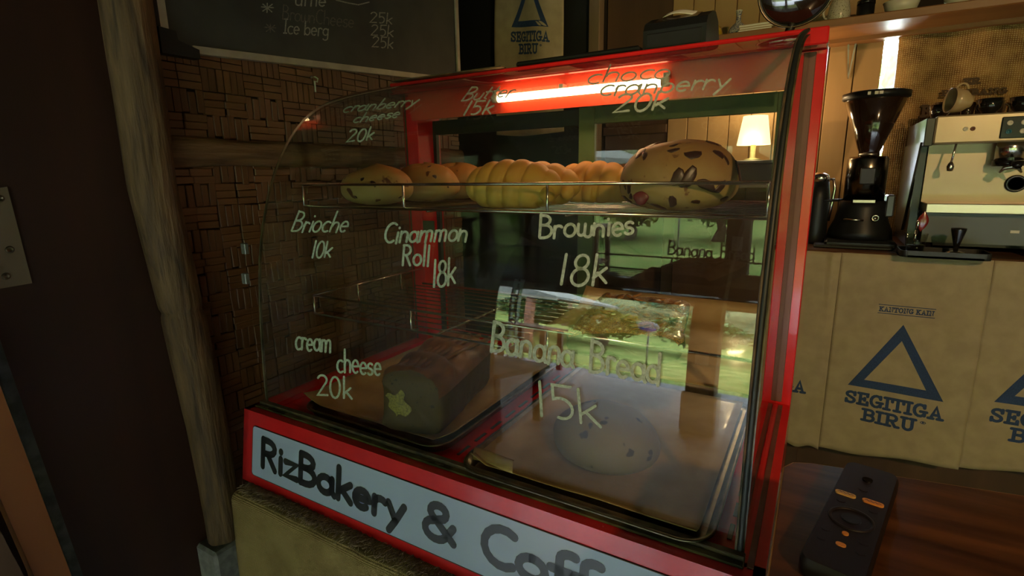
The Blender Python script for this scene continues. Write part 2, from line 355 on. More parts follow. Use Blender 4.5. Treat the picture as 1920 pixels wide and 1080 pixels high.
# dark plywood sheet on the near half of the left wall
MB().box(-.215, -.188, -1.15, .012, FZ, 1.75, b=.002).build('plywood_sheet', PLYD, wl)
# plaited bamboo: blocks of three strips, turned by block
sv = MB().box(-.0035, .0035, -.0075, .0075, -.0229, .0229, b=.0015).build('strip', BAMB, wl); sh = MB().box(-.0035, .0035, -.0229, .0229, -.0075, .0075, b=.0015)
BL = .0468; cells = []
for i in range(21):
    for j in range(34):
        cells.append((.03+BL*(i+.5), -.52+BL*(j+.5), (i+2*(j//1)) % 4 < 2))
def vis(y, z):
    return -.20 < z < .84 and y < .62 and not (.588 < z < .645) and (z < .60 or y < .8)
near = [c for c in cells if vis(c[0], c[1])]; near.sort(key=lambda c: (c[0]-.2)**2 + (c[1]-.45)**2); near = near[:99]; ns = set(near)
rest = MB(); src = [sv]
shm = None
first = True
for c in cells:
    y, z, up_ = c
    for k in (-1, 0, 1):
        jit = random.uniform(-.0012, .0012); dx = random.uniform(-.002, .0015)
        if c in ns:
            if up_: M = Matrix.Translation((-.2085+dx, y+k*.0154, z+jit*3))
            else: M = Matrix.Translation((-.2085+dx, y+jit*3, z+k*.0154))
            M = M @ Matrix.Rotation(random.uniform(-.03, .03), 4, 'X') @ Matrix.Scale(random.uniform(.96, 1.1), 4, (0, 0, 1))
            if up_:
                if first: sv.matrix_basis = M; first = False
                else: inst(sv, 'strip', wl, M)
            else:
                if shm is None: shm = sh.build('strip', BAMH, wl); shm.matrix_basis = M
                else: inst(shm, 'strip', wl, M)
        else:
            if up_: rest.box(-.212+dx, -.205+dx, y+k*.0154-.0068, y+k*.0154+.0068, z-.0225, z+.0225, 0)
            else: rest.box(-.212+dx, -.205+dx, y-.0225, y+.0225, z+k*.0154-.0068, z+k*.0154+.0068, 1)
tag(rest.build('strip', [BAMB, BAMH], wl), None, None, kind='stuff')
# rail of split timber across the bamboo
def rough_rail(mb, y0, y1, zc, h, x0, x1, seed=0):
    def fn(u, v):
        y = y0+(y1-y0)*u; a = v*2*PI; n = noise.noise((y*7, v*2, seed))*.006
        return ((x0+x1)/2+(x1-x0)/2*cos(a)*(1.1 if cos(a) > 0 else 1)+n, y, zc+noise.noise((y*4, 3, seed))*.006+(h/2+n)*sin(a)*(.9+.1*abs(cos(a))))
    mb.grid(fn, 30, 18)
    return mb
o = tag(rough_rail(MB(), .02, 1.0, .620, .064, -.212, -.178).build('wall_rail', TIMH), 'rough brown timber rail across the woven bamboo wall, behind the glass side', 'rail')
# leaning trunk post between plywood and bamboo
ctr = [(236, 0), (262, 170), (286, 350), (322, 500), (345, 600), (367, 700), (388, 800), (406, 900), (422, 1005)]
cp = [px(u, v, 'x', -.165) for u, v in ctr]
def polef(u, v):
    t = u*(len(cp)-1); i = min(int(t), len(cp)-2); f = t-i; p = cp[i].lerp(cp[i+1], f)
    a = v*2*PI; z = p.z; y = p.y
    if u == 0: z = 1.75
    r = .040+.004*noise.noise((cos(a)*1.2, sin(a)*1.2, z*3)) + .0025*noise.noise((cos(a)*4, sin(a)*4, z*2)) - .004*math.exp(-((z-.31)/.008)**2) - .004*u
    return (p.x+r*cos(a), y+r*sin(a), z)
pb = MB().grid(polef, 90, 26)
tag(pb.build('timber_post', TIMB), 'knotty unpeeled timber post between the dark plywood and the bamboo wall', 'post')
pz = px(422, 1005, 'x', -.165)
tag(MB().box(-.24, -.12, pz.y-.05, pz.y+.08, FZ, pz.z+.004, b=.006).build('concrete_plinth', mat('old_concrete', (.12, .11, .10), .9, 0, (.18, .17, .15), nscale=9)), 'small grey concrete plinth under the knotty timber post', 'plinth')
# back wall
PLANK = wood('pale_plank', (.30, .175, .070), (.44, .28, .125), .55, .6, 'z', .1, dist=.6)
BOARDB = wood('brown_board', (.045, .020, .008), (.085, .040, .016), .5, .6, 'z', .1)
wb = struct(MB().box(-1.3, 1.062, 2.0, 2.06, FZ, 2.1).box(1.112, 4.2, 2.0, 2.06, FZ, 2.1).box(1.062, 1.112, 2.0, 2.06, FZ, .42).box(1.062, 1.112, 2.0, 2.06, 1.08, 2.1).build('wall_back', mat('wall_back_core', (.02, .011, .006), .9)))
pk = MB().box(-.0425, .0425, -.012, .012, -1.15, 1.15, b=.002)
x = .275; n0 = None
while x < 1.06:
    w = .086 if abs(x-1.02) > .03 else .05
    M = Matrix.Translation((x+.043, 1.985+random.uniform(-.002, .002), .80))
    if x+.086 > 1.07: M = Matrix.Translation((1.038, 1.985, .80)) @ Matrix.Scale(.5, 4, (1, 0, 0))
    if n0 is None: n0 = pk.build('plank', PLANK, wb); n0.matrix_basis = M
    else: inst(n0, 'plank', wb, M)
    x += .0875
bd = MB().box(-.15, .15, -.008, .008, -1.0, 1.0, b=.002).build('board', BOARDB, wb); bd.matrix_basis = Matrix.Translation((.122, 1.99, 1.0))
MB().box(-.034, .272, 1.965, 1.985, .74, .78, b=.003).build('batten', BOARDB, wb)
MB().box(-1.3, -.10, 1.965, 1.995, FZ, 2.0).build('black_lining', DARK, wb)
tag(MB().box(-.090, -.036, 1.90, 1.96, FZ, 2.05, b=.004).build('wooden_post', wood('weathered_post', (.10, .065, .035), (.20, .14, .08), .6, .7, 'z', .2)), 'narrow weathered wooden post against the back wall beside the hanging flour sack', 'post')
struct(MB().box(-1.36, -1.3, .95, 2.06, FZ, 2.1).box(-1.36, -.215, .95, 1.0, FZ, 2.1).build('blocker_wall_side', DARK))  # unseen walls, added to stop light leaking in beside the doorway
struct(MB().box(4.2, 4.26, -3.9, 2.06, FZ, 2.1).build('wall_right', BOARDB))  # unseen; lengthened towards the lawn to block daylight from the right
struct(MB().box(-3.4, -3.3, -3.9, 1.0, FZ, 2.1).box(-3.3, -1.36, .95, 1.0, FZ, 2.1).build('blocker_wall_left', BOARDB))  # unseen wall, added across the open left side to cut indoor daylight
struct(MB().box(-3.4, 6, -4.1, 2.3, 2.1, 2.16).build('ceiling', mat('roof_underside', (.018, .012, .008), .9, 0, (.035, .022, .013), (1, 12, 1), 3)))

# ---------------------------------------------------------------- display case
P0 = [(.037,.145),(.0395,.21),(.043,.281),(.054,.403),(.072,.482),(.103,.57),(.147,.64),(.189,.683),(.245,.717),(.304,.738),(.36,.753),(.46,.7775)]
def cat(P, n=8):
    P = [Vector(p) for p in P]; Q = [2*P[0]-P[1]]+P+[2*P[-1]-P[-2]]; out = []
    for i in range(1, len(Q)-2):
        a, b, c, d = Q[i-1:i+3]
        for k in range(n):
            t = k/n; out.append(.5*((2*b)+(-a+c)*t+(2*a-5*b+4*c-d)*t*t+(-a+3*b-3*c+d)*t**3))
    return out+[P[-1]]
PROF = cat(P0)
for _ in range(30): PROF = [PROF[0]]+[.25*PROF[i-1]+.5*PROF[i]+.25*PROF[i+1] for i in range(1, len(PROF)-1)]+[PROF[-1]]
PROF = [Vector((.037, .130))]+PROF
def nrm(i):
    a = PROF[max(i-1, 0)]; b = PROF[min(i+1, len(PROF)-1)]; e = (b-a).normalized(); return Vector((-e.y, e.x))
def on_glass(u, v, off=.0009):
    d = ray(u, v)
    for i in range(len(PROF)-1):
        a, b = PROF[i], PROF[i+1]; ex, ey = b.x-a.x, b.y-a.y
        det = d.y*(-ey)+ex*d.z
        if abs(det) < 1e-12: continue
        rx, ry = a.x-CAM.y, a.y-CAM.z
        t = (rx*(-ey)+ex*ry)/det; s_ = (d.y*ry-d.z*rx)/det
        if t > 0 and -1e-6 <= s_ <= 1.000001:
            p = CAM + d*t; n = nrm(i); return (p.x, p.y+n.x*off, p.z+n.y*off)
    return None
XR = .868
case = thing('display_case', 'red bakery display case with curved glass front, lettered sign and two wire shelves', 'display case', (.45, .28, 0))
# base: hollow tray with slanted front
HB = .1375
b = MB()
b.prism([(-.022, 0), (-.012, 0), (.010, HB-.012), (.028, HB-.008), (.028, HB), (0, HB)], 'x', 0, .9)     # front face and rim
b.box(0, .012, .0, .585, 0, HB).box(.888, .9, 0, .585, 0, HB).box(0, .9, .573, .585, 0, HB)
b.box(.012, .035, .02, .573, HB-.010, HB).box(.873, .888, .02, .573, HB-.010, HB).box(.012, .888, .565, .573, HB-.01, HB)
b.prism([(-.022, 0), (0, 0), (0, HB)], 'x', 0, .012).prism([(-.022, 0), (0, 0), (0, HB)], 'x', .888, .9)
base = b.build('base', RED, case)
MB().box(.012, .888, .03, .566, HB-.018, HB-.011).build('floor_plate', RED, base)
# sloped sign face
def sgn(s, z, off=0.0):   # s along x, z height up the slanted front
    sl = Vector((0, .022, HB)).normalized(); nn = Vector((0, -HB, .022)).normalized()
    p = Vector((s, -.022, 0)) + sl*z + nn*off; return tuple(p)
sx0, sx1, sz0, sz1, rr = .030, .872, .018, .113, .007
ol = []
for cx, cz, a0 in ((sx1-rr, sz1-rr, 0), (sx0+rr, sz1-rr, 90), (sx0+rr, sz0+rr, 180), (sx1-rr, sz0+rr, 270)):
    ol += A(cx, cz, rr, rr, a0, a0+90, 5)
sp = MB(); n = len(ol); vs = [sgn(a, c, .0012) for a, c in ol]+[sgn(a, c, -.0008) for a, c in ol]
sp.add(vs, [list(range(n))]); sp.add(vs, [(i, (i+1) % n, n+(i+1) % n, n+i) for i in range(n)])
signp = sp.build('sign_panel', SIGN, case)
lt = MB(); f = lambda a, c: sgn(a, c, .0017)
for wd, a0_, a1_ in (('RizBakery', .056, .412), ('&', .444, .512), ('Coffee', .548, .815)):
    lt = MB(); write(lt, wd, (a0_, .043), (a1_, .043), (0, .052), .0125, f); lt.build('lettering', BINK, signp)
fr = MB(); fr.tube([sgn(a, c, .0006) for a, c in ol], .0011, 5, closed=True); fr.build('sign_frame', mat('sign_gap', (.05, .01, .01), .6), signp)
# rubber and grime seat of the front glass
MB().box(.012, .878, .024, .034, HB-.002, HB+.008, b=.001).build('glass_channel', DIRTY, case)
MB().box(.012, .878, .014, .024, HB, HB+.0035, b=.001).build('glass_gasket', EDGE, case)
# vent slots in the floor, two rows beside the right tray and between the trays
slot = None
for x0, rows in ((.438, 2), (.846, 2)):
    for r_ in range(rows):
        for k in range(8):
            M = Matrix.Translation((x0+.014*r_+.010, .09+.050*k+.012*(r_ % 2), HB-.0106))
            if slot is None: slot = MB().box(-.0028, .0028, -.016, .016, -.0006, .0008, b=.0004).build('vent_slot', RUBBER, base); slot.matrix_basis = M
            else: inst(slot, 'vent_slot', base, M)
# rear posts, top and rails
for x0, x1 in ((0, .045), (.855, .9)):
    p = MB().box(x0, x1, .4956, .585, HB, .755, b=.0015).build('rear_post', RED, case)
    c = (x0+x1)/2+(.002 if x0 > .5 else 0)
    if x0 > .5: MB().box(c-.0055, c+.0055, .4935, .4975, HB+.006, .752, b=.001).build('post_strip', GROOVE, p)  # grey-brown strip down the middle of the post face
MB().box(0, .9, .455, .60, .7555, .781, b=.002).build('top_panel', RED, case)
MB().box(.045, .855, .480, .585, .712, .7555).prism([(.466, .7555), (.480, .7555), (.480, .695), (.476, .695)], 'x', .045, .855).build('rear_rail', mat('rail_enamel_glow_tint', (.44, .034, .014), .25, coat=.5), case)  # orange glow of the tube is put into this enamel colour
MB().box(.045, .855, .55, .585, HB, HB+.010).build('lower_rail', RED, case)
g = MB().box(.881, .888, .02, .49, HB, HB+.0015).build('rim_strip', GROOVE, base)  # same grey-brown strip along the right rim
# front glass
n = len(PROF); th = .004
inner = [PROF[i]-nrm(i)*th for i in range(n)]
gb = MB()
for (q0, q1, mi) in ((PROF, None, 0), (inner, None, 0)):
    vs = [(x_, p.x, p.y) for x_ in (.016, XR) for p in q0]
    fs = [(i, i+1, n+i+1, n+i) if q0 is PROF else (i, n+i, n+i+1, i+1) for i in range(n-1)]
    gb.add(vs, fs, 0, True)
for x_ in (.016, XR):
    vs = [(x_, p.x, p.y) for p in PROF]+[(x_, p.x, p.y) for p in inner]
    gb.add(vs, [(i, i+1, n+i+1, n+i) for i in range(n-1)], 1)
fg = gb.build('front_glass', [GLASS, EDGE], case)
# side glass panes
side = [(p.x+.004, p.y-.003) for p in PROF[::3]]+[(.46, .755), (.4950, .755), (.4950, .130)]
def pane(x0, x1, nm):
    return MB().prism(side, 'x', x0, x1, 0, 1).build(nm, [GLASSB, EDGE], case)
pane(.006, .011, 'side_glass'); pane(.871, .876, 'side_glass')
tr = MB(); tr.tube([(XR+.0035, p.x-.0015, p.y+.001) for p in PROF], .0033, 6); tr.build('edge_seal', RUBBER, fg)
tr = MB(); tr.tube([(XR-.0005, p.x-.0028, p.y+.0015) for p in PROF], .0016, 6); tr.build('edge_sealant', DIRTY, fg)
tr = MB().box(.03, .32, .44, .462, .7815, .784); tr.build('edge_strip', DIRTY, case)
cl = MB().box(-.001, .012, .028, .036, .375, .395, b=.001).build('hinge_clip', mat('clip_plastic', (.10, .10, .085), .3), fg); inst(cl, 'hinge_clip', fg, Matrix.Translation((0, .006, .055)))

# handwriting on the front glass: one mesh per price note
def note(words, name='price_note', w=4.0, ink=INK, jit=.04):
    mb = MB()
    for q in words:
        txt, p0, p1, up_ = q[:4]; ww = q[4] if len(q) > 4 else w
        write(mb, txt, p0, p1, up_, ww, on_glass, jit=jit)
    return mb.build(name, ink, fg)
note([('Brioche', (545, 434), (650, 436), (14, -36)), ('10k', (583, 483), (622, 482), (6, -30))], w=3.4)
note([('Cinammon', (718, 456), (876, 452), (8, -38)), ('Roll', (753, 497), (806, 498), (3, -38)), ('18k', (810, 538), (856, 532), (2, -50))], w=4.4)
note([('Brownies', (1008, 446), (1190, 440), (3, -42), 5.4), ('18k', (1046, 535), (1140, 532), (8, -56), 5.6)])
note([('cream', (553, 655), (622, 660), (2, -42)), ('cheese', (632, 696), (716, 704), (0, -42)), ('20k', (594, 742), (662, 748), (0, -40))], w=4.0)
note([('Banana', (918, 656), (1078, 690), (6, -54), 6.6), ('Bread', (1102, 694), (1240, 722), (4, -58), 6.6), ('15k', (1005, 778), (1130, 800), (-6, -66), 5.5)])
note([('Butter', (863, 190), (960, 182), (18, -24), 2.6), ('15k', (866, 216), (922, 214), (14, -26), 3.2)])
note([('choco', (1098, 158), (1256, 147), (14, -32), 3.2), ('cranberry', (1120, 182), (1366, 166), (14, -34), 4.0), ('20k', (1147, 213), (1250, 204), (12, -34), 4.6)])
note([('cranberry', (640, 212), (780, 198), (16, -20), 2.6), ('cheese', (660, 232), (748, 220), (12, -18), 2.6), ('20k', (648, 268), (700, 262), (8, -24), 3.2)])

# wire shelves
def wire_shelf(zt, zb, name):
    x0, x1, y0, y1 = .040, .860, .150, .490
    sh_ = MB(); sh_.tube([(x0, y0, zt), (x1, y0, zt)], .0024, 8)
    s_ = sh_.build(name, CHROME, case)
    rl = MB(); rl.tube([(x0, y0, zt), (x0, y1, zt)], .0020, 6); rl.tube([(x1, y0, zt), (x1, y1, zt)], .0020, 6); rl.tube([(x0, y0, zb), (x1, y0, zb)], .0026, 8)
    rl.tube([(x0, y1, zb), (x1, y1, zb)], .0026, 8); rl.build('frame', CHROME, s_)
    for xx in (.347, .60): MB().tube([(xx, y0, zb-.003), (xx, y1, zb-.003)], .0022, 6).build('cross_rod', CHROME, s_)
    for xx in (x0, .297, .571, x1): MB().tube([(xx, y0, zt), (xx, y0, zb+.004), (xx, y0+.004, zb-.001), (xx, y0+.02, zb-.002)], .0021, 6).build('support', CHROME, s_)
    for yy in (y0+.12, y0+.26): MB().tube([(x0, yy, zt), (x0, yy, zb)], .0018, 6).build('support', CHROME, s_)
    rod = None
    for k in range(11):
        M = Matrix.Translation((0, y0+.0283*(k+1), 0))
        if rod is None: rod = MB().tube([(x0, 0, zb), (x1, 0, zb)], .0013, 6).build('rod', CHROME, s_); rod.matrix_basis = M
        else: inst(rod, 'rod', s_, M)
    return s_
wire_shelf(.552, .511, 'upper_shelf'); wire_shelf(.332, .293, 'lower_shelf')

# sliding glass doors at the back
def door(x0, x1, y, fm, st, lab=None):
    z0, z1 = HB+.008, .700
    d = MB().box(x0, x0+st, y-.006, y+.006, z0, z1, b=.001).box(x1-st, x1, y-.006, y+.006, z0, z1, b=.001).box(x0+st, x1-st, y-.006, y+.006, z1-.034, z1, b=.001).box(x0+st, x1-st, y-.006, y+.006, z0, z0+.006, b=.001).build('sliding_door', fm, case)
    MB().box(x0+st, x1-st, y-.002, y+.002, z0+.006, z1-.034).build('pane', GLASSB, d)
    if lab: d['label'] = lab
door(.456, .868, .535, GREENF, .036, 'green-framed sliding rear door')
door(.035, .480, .560, RUBBER, .02, 'black-framed sliding rear door')
# light tube under the top
lp = MB(); lp.tube([(.306, .452, .722), (.648, .452, .722)], .0075, 12)
tube = lp.build('light_tube', emit('tube_glow', (1, .66, .30), 26), case)
for a_ in (.292, .648): MB().tube([(a_, .452, .722), (a_+.013, .452, .722)], .0085, 10).build('tube_cap', WHITE, tube)
for a_ in (.292, .446, .650): MB().box(a_, a_+.010, .4495, .469, .7285, .738, b=.001).build('tube_clip', STEEL, tube)
MB().box(.048, .085, .4925, .4955, .425, .455, b=.001).build('latch_plate', mat('old_latch', (.10, .10, .05), .5, .5), case)

# ---------------------------------------------------------------- trays, parchment and loaves on the case floor
def rrect(x0, x1, y0, y1, r, k=6):
    o = []
    for cx, cy, a in ((x1-r, y1-r, 0), (x0+r, y1-r, 90), (x0+r, y0+r, 180), (x1-r, y0+r, 270)): o += A(cx, cy, r, r, a, a+90, k)
    return o
def baking_tray(x0, x1, y0, y1, label, m_, rz=0):
    z = HB-.0085; mb = MB(); rings = []
    for ins, h, r in ((.006, .0, .03), (0, .017, .036), (-.005, .0175, .04), (-.005, .0150, .04), (.002, .0145, .035), (.008, .0, .03)):
        rings.append([(a, c, z+h+.0005) for a, c in rrect(x0+ins, x1-ins, y0+ins, y1-ins, r)])
    n = len(rings[0]); vs = [v for r in rings[::1] for v in r]
    fs = [(i*n+k, i*n+(k+1) % n, (i+1)*n+(k+1) % n, (i+1)*n+k) for i in range(len(rings)-1) for k in range(n)]
    t = thing('baking_tray', label, 'tray', ((x0+x1)/2, (y0+y1)/2, z))
    mb.add(vs, fs, 0, True); rim = mb.build('rim', m_, t)
    MB().prism(rrect(x0+.007, x1-.007, y0+.007, y1-.007, .03), 'z', z, z+.0015).build('pan', m_, t)
    return t
TRAYM = mat('worn_tray_metal', (.22, .19, .14), .3, .85, (.12, .10, .07), nscale=6)
baking_tray(.105, .432, .048, .50, 'dark metal baking tray on the left half of the case floor, under the brown loaf', TRAYM)
baking_tray(.486, .838, .022, .50, 'grey metal baking tray with rounded corners on the right half of the case floor', TRAYM)
PARCH = mat('parchment', (.40, .27, .11), .5, 0, (.50, .36, .17), nscale=2.5, bump=.1, bscale=20, coat=.25)
def parch1(u, v):
    x = .100+.325*u; y = .068+.42*v
    z = HB+.0010 + .004*noise.noise((x*9, y*9, 1))**2
    e = max(0, .10-u)/.10; z += .016*e**1.2; 
    z += .012*max(0, (v-.93)/.07)+.012*max(0, (u-.94)/.06)
    if v < .06: z += .006*(.06-v)/.06
    return (x-.012*e, y, z)
tag(MB().sheet(parch1, 30, 30, .0012).build('parchment_sheet', PARCH), 'tan parchment under the brown loaf on the left tray, curled at its left edge', 'parchment')
def parch2(u, v):
    x = .498+.325*u; y = .040+.43*v
    z = HB+.0012+.003*noise.noise((x*8, y*8, 4))**2+.012*max(0, .08-u)/.08+.010*max(0, (.05-v)/.05)
    return (x, y, z)
tag(MB().sheet(parch2, 24, 30, .0012).build('parchment_sheet', PARCH), 'tan parchment lining the right tray on the case floor', 'parchment')
def parch3(u, v):
    y = .128+.345*v; k = max(0, (v-.86)/.14)
    x = (.512-.010*v)+(.350+.010*v)*u
    return (x, y, .2962+.034*k**1.3+.0015*noise.noise((x*12, y*12, 7))**2+.004*max(0, .05-u)/.05)
tag(MB().sheet(parch3, 30, 30, .001).build('parchment_sheet', PARCH), 'tan parchment on the lower wire shelf under the brownie slab', 'parchment')
fold = MB(); a0 = Vector((.492, .040, HB+.010))
fold.sheet(lambda u, v: (.497+.075*u-.010*v, .046-.008*u+.022*v+.002*sin(u*5), HB+.0100+.010*sin(v*PI*.8)+.004*u), 12, 8, .001)
tag(fold.build('parchment_scrap', PARCH), 'small folded flap of tan parchment at the near left corner of the right tray', 'parchment')

def loaf(name, label, loc, rz, L, W_, H, m_side, m_top, crust=.4, seed=0, cut=True):
    t = thing(name, label, 'bread', loc); R = MX(loc, rz)
    def prof(v, g=0):
        # closed section in (x,z): flat bottom, straight sides flaring, domed top
        pts = []
        k = 36
        for i in range(k):
            a = -PI/2+2*PI*i/k
            c, s = cos(a), sin(a)
            ex = .42
            xx = math.copysign(abs(c)**ex, c); zz = math.copysign(abs(s)**(ex if s < 0 else .62), s)
            pts.append((xx*W_/2*(1+.05*zz), H/2+zz*H/2))
        return pts
    def mk(zlo, zhi, infl):
        mb = MB(); ny = 30; P = prof(0); k = len(P); vs = []; fs = []
        for j in range(ny+1):
            v = j/ny; y = -L/2+L*v; e = min(v, 1-v); sc = 1-.10*math.exp(-e*30) 
            for (a, c) in P:
                nn = noise.noise((a*22+seed, y*14, c*22))*.006 + noise.noise((a*70+seed, y*50, c*70))*.002
                x_ = a*(sc+infl)+nn; z_ = H/2+(c-H/2)*(sc+infl)+nn*(.3 if c < .01 else 1)
                if c > H*.85: z_ += .004*sin(y*95+a*22)*(1 if crust > .3 else .3)
                vs.append(R @ Vector((x_, y+nn*(1 if 0 < j < ny else 2), max(z_, .0003))))
        for j in range(ny):
            for i in range(k):
                zc = (P[i][1]+P[(i+1) % k][1])/2/H
                if zlo <= zc <= zhi: fs.append((j*k+i, j*k+(i+1) % k, (j+1)*k+(i+1) % k, (j+1)*k+i))
        if infl == 0:
            for base_, fl in ((0, 1), (ny*k, -1)):
                c0 = len(vs); rr_ = []
                for q in (.66, .33):
                    for (a, c) in P: vs.append(R @ Vector((a*q*.9, (-L/2 if fl > 0 else L/2)+noise.noise((a*30, c*30, seed))*.003, H/2+(c-H/2)*q*.9)))
                cc = len(vs); vs.append(R @ Vector((0, -L/2 if fl > 0 else L/2, H/2)))
                for i in range(k):
                    j_ = (i+1) % k
                    q4 = [(base_+i, c0+i, c0+j_, base_+j_), (c0+i, c0+k+i, c0+k+j_, c0+j_), (c0+k+i, cc, c0+k+j_)]
                    fs += [q if fl > 0 else q[::-1] for q in q4]
        mb.add(vs, fs, 0, True); return mb
    mk(-1, 2, 0).build('crumb', m_side, t)
    mk(1-crust, 2, .012).build('crust', m_top, t)
    return t, R
L1S = bread_mat('brown_crumb', (.085, .050, .016), (.115, .068, .022), 0, .3, (.03, .016, .006), 150)
L1T = mat('orange_brown_crust', (.16, .060, .016), .4, 0, (.30, .125, .035), (60, 9, 9), 1, 3, .2, 2)
t, R = loaf('bread_loaf', 'brown sandwich loaf with orange crust and yellow streak on the left tray', (.333, .185, HB+.0018), .22, .235, .118, .115, L1S, L1T, .34, 3)
yb = MB()
yb.grid(lambda u, v: tuple(R @ Vector((-.046+.030*u+.016*v+.004*sin(v*9), -.1205-.0025*sin(u*PI), .068-.036*v+.012*u+.004*sin(u*7)))), 6, 8)
yb.build('cheese_streak', mat('yellow_cheese', (.42, .34, .06), .5, 0, (.20, .15, .03), nscale=40), t)
for k in range(5):
    MB().tube([tuple(R @ Vector((-.040+.017*k+.030*s+.006*sin(s*3+k), -.1+.2*s, .1135+.003*sin(s*PI)-.0012*(k-2)**2*.9))) for s in [i/10 for i in range(11)]], .0042, 6).build('crust_ridge', L1T, t)
L2S = bread_mat('dark_crumb', (.055, .038, .017), (.07, .045, .018), 0, .3, (.15, .11, .04), 60)
L2T = mat('nutty_crust', (.12, .035, .008), .3, 0, (.60, .28, .06), nscale=55, bump=.6, bscale=45, lo=.42, hi=.56, coat=.5)
t, R = loaf('brownie_slab', 'dark brownie slab with almond-studded crust, on parchment on the lower shelf', (.664, .285, .2985), .17, .255, .165, .042, L2S, L2T, .25, 9)
fl = None; ALM = mat('almond_flake', (.46, .23, .06), .4, 0, (.22, .09, .02), nscale=30)
for k in range(46):
    a, c = random.uniform(-.068, .068), random.uniform(-.118, .118)
    zz = .042*(.5+.5*max(0, 1-abs(a/.084)**2.4)**.30)+.0035
    M = R @ Matrix.Translation((a, c, zz)) @ Matrix.Rotation(random.uniform(0, 3), 4, 'Z') @ Matrix.Rotation(random.uniform(-.35, .35)+a*4, 4, 'Y') @ Matrix.Rotation(random.uniform(-.35, .35), 4, 'X')
    if fl is None: fl = MB().lathe([(.001, -.001), (.0075, -.0006), (.009, .0006), (.0012, .0016)], n=7).build('almond_flake', ALM, t); fl.matrix_basis = M
    else: inst(fl, 'almond_flake', t, M @ Matrix.Scale(random.uniform(.7, 1.5), 4))

# ---------------------------------------------------------------- breads on the upper shelf
SZ = .511+.0019
def boule(name, label, cat, loc, rx, ry, h, m_, seed, top=None, group=None, squash=.9, lobes=None, raisins=0, rz=0, rm=None):
    t = thing(name, label, cat, loc, group); R = MX(loc, rz)
    def fn(u, v):
        a = u*2*PI; th_ = v*PI; s, c = sin(th_), cos(th_)
        X, Y = s**squash*cos(a) if s > 0 else 0, s**squash*sin(a) if s > 0 else 0
        zz = c
        z = .42*h + (h*.58*zz if zz > 0 else .42*h*math.copysign(abs(zz)**.75, zz))
        f = 1+.035*noise.noise((X*1.7+seed, Y*1.7, zz*1.7))
        if lobes: f *= lobes(a, zz)[0]; z += lobes(a, zz)[1]*h
        return tuple(R @ Vector((X*rx*f, Y*ry*f, max(0, z*(1+.04*noise.noise((X*2, Y*2+seed, 1)))))))
    MB().grid(fn, 48, 28).build('crumb', m_, t)
    if raisins:
        rnd = random.Random(seed); ch = None
        for k in range(raisins):
            for _ in range(40):
                a = rnd.uniform(PI*.98, PI*2.1); v = rnd.choice((rnd.uniform(.12, .45), rnd.uniform(.45, .80)))
                break
            p = Vector(fn(a/(2*PI), v)); p2 = Vector(fn(a/(2*PI)+.01, v)); p3 = Vector(fn(a/(2*PI), v+.01))
            nn = (p3-p).cross(p2-p).normalized()
            if nn.dot(p-(Vector(loc)+Vector((0, 0, h*.4)))) < 0: nn = -nn
            q = nn.to_track_quat('Z', 'Y').to_matrix().to_4x4()
            sc = rnd.uniform(.7, 1.75) if raisins > 20 else rnd.uniform(.4, .9)
            M = Matrix.Translation(p-nn*.0008) @ q @ Matrix.Rotation(rnd.uniform(0, 3), 4, 'Z') @ Matrix.Diagonal((sc*rnd.uniform(.8, 1.7), sc, 1, 1))
            if ch is None:
                ms = MB(); ms.grid(lambda u, v: (.0062*sin(v*PI)*cos(u*2*PI)*(1+.25*sin(3*u*2*PI)), .0055*sin(v*PI)*sin(u*2*PI)*(1+.2*sin(2*u*2*PI+1)), .0016*cos(v*PI)), 10, 6)
                ch = ms.build('chocolate_chunk', rm, t); ch.matrix_basis = M
            else: inst(ch, 'chocolate_chunk', t, M)
    return t
boule('seeded_loaf', 'dim round seeded loaf on the right tray, under the 15k price', 'bread', (.668, .150, HB+.0022), .080, .068, .088, bread_mat('seeded_crumb', (.16, .11, .05), (.20, .13, .06), HB, HB+.09, (.03, .02, .015), 42), 31)
BUNM = bread_mat('bun_crust', (.33, .25, .095), (.36, .165, .045), SZ, SZ+.075, (.10, .035, .012), 46)
def bunl(ph):
    def f(a, zz):
        d = abs((a-ph+PI) % (2*PI)-PI); fold = math.exp(-(d/.16)**2)
        k = max(0, zz)
        return (1-.09*fold*(1-k*.4), -.10*math.exp(-((a-ph)/.5)**2)*k + .05*sin(a*2+ph)*k)
    return f
CHOC = mat('dark_chocolate', (.030, .012, .009), .35, 0, (.055, .02, .014), nscale=200)
CRAN = mat('dark_cranberry', (.13, .018, .018), .35)
def pos(u, v): p = px(u, v, 'z', SZ); return (p.x, p.y, SZ)
bun_g = None
boule('cranberry_cheese_bun', 'leftmost round golden bun with twisted split top on the upper wire shelf', 'bread', (.176, .212, SZ), .070, .056, .074, BUNM, 1, lobes=bunl(2.9), rz=.35, raisins=7, rm=CHOC)
boule('cranberry_cheese_bun', 'golden bun with dark flecks, directly behind the leftmost bun on the shelf', 'bread', (.196, .330, SZ), .074, .050, .077, BUNM, 5, lobes=bunl(2.5), rz=.35, raisins=5, rm=CHOC)
boule('cranberry_cheese_bun', 'rearmost of the three golden buns, half hidden by the nearest butter roll', 'bread', (.196, .440, SZ), .078, .046, .078, BUNM, 8, lobes=bunl(2.3), rz=.3, raisins=3, rm=CHOC)
BOUM = bread_mat('boule_crust', (.36, .26, .10), (.30, .160, .058), SZ, SZ+.085, (.16, .07, .03), 70)
def boul(a, zz):
    d = abs((a-2.6+PI) % (2*PI)-PI)
    return (1-.04*math.exp(-(d/.12)**2)-.03*math.exp(-(abs(d-.35)/.1)**2), 0)
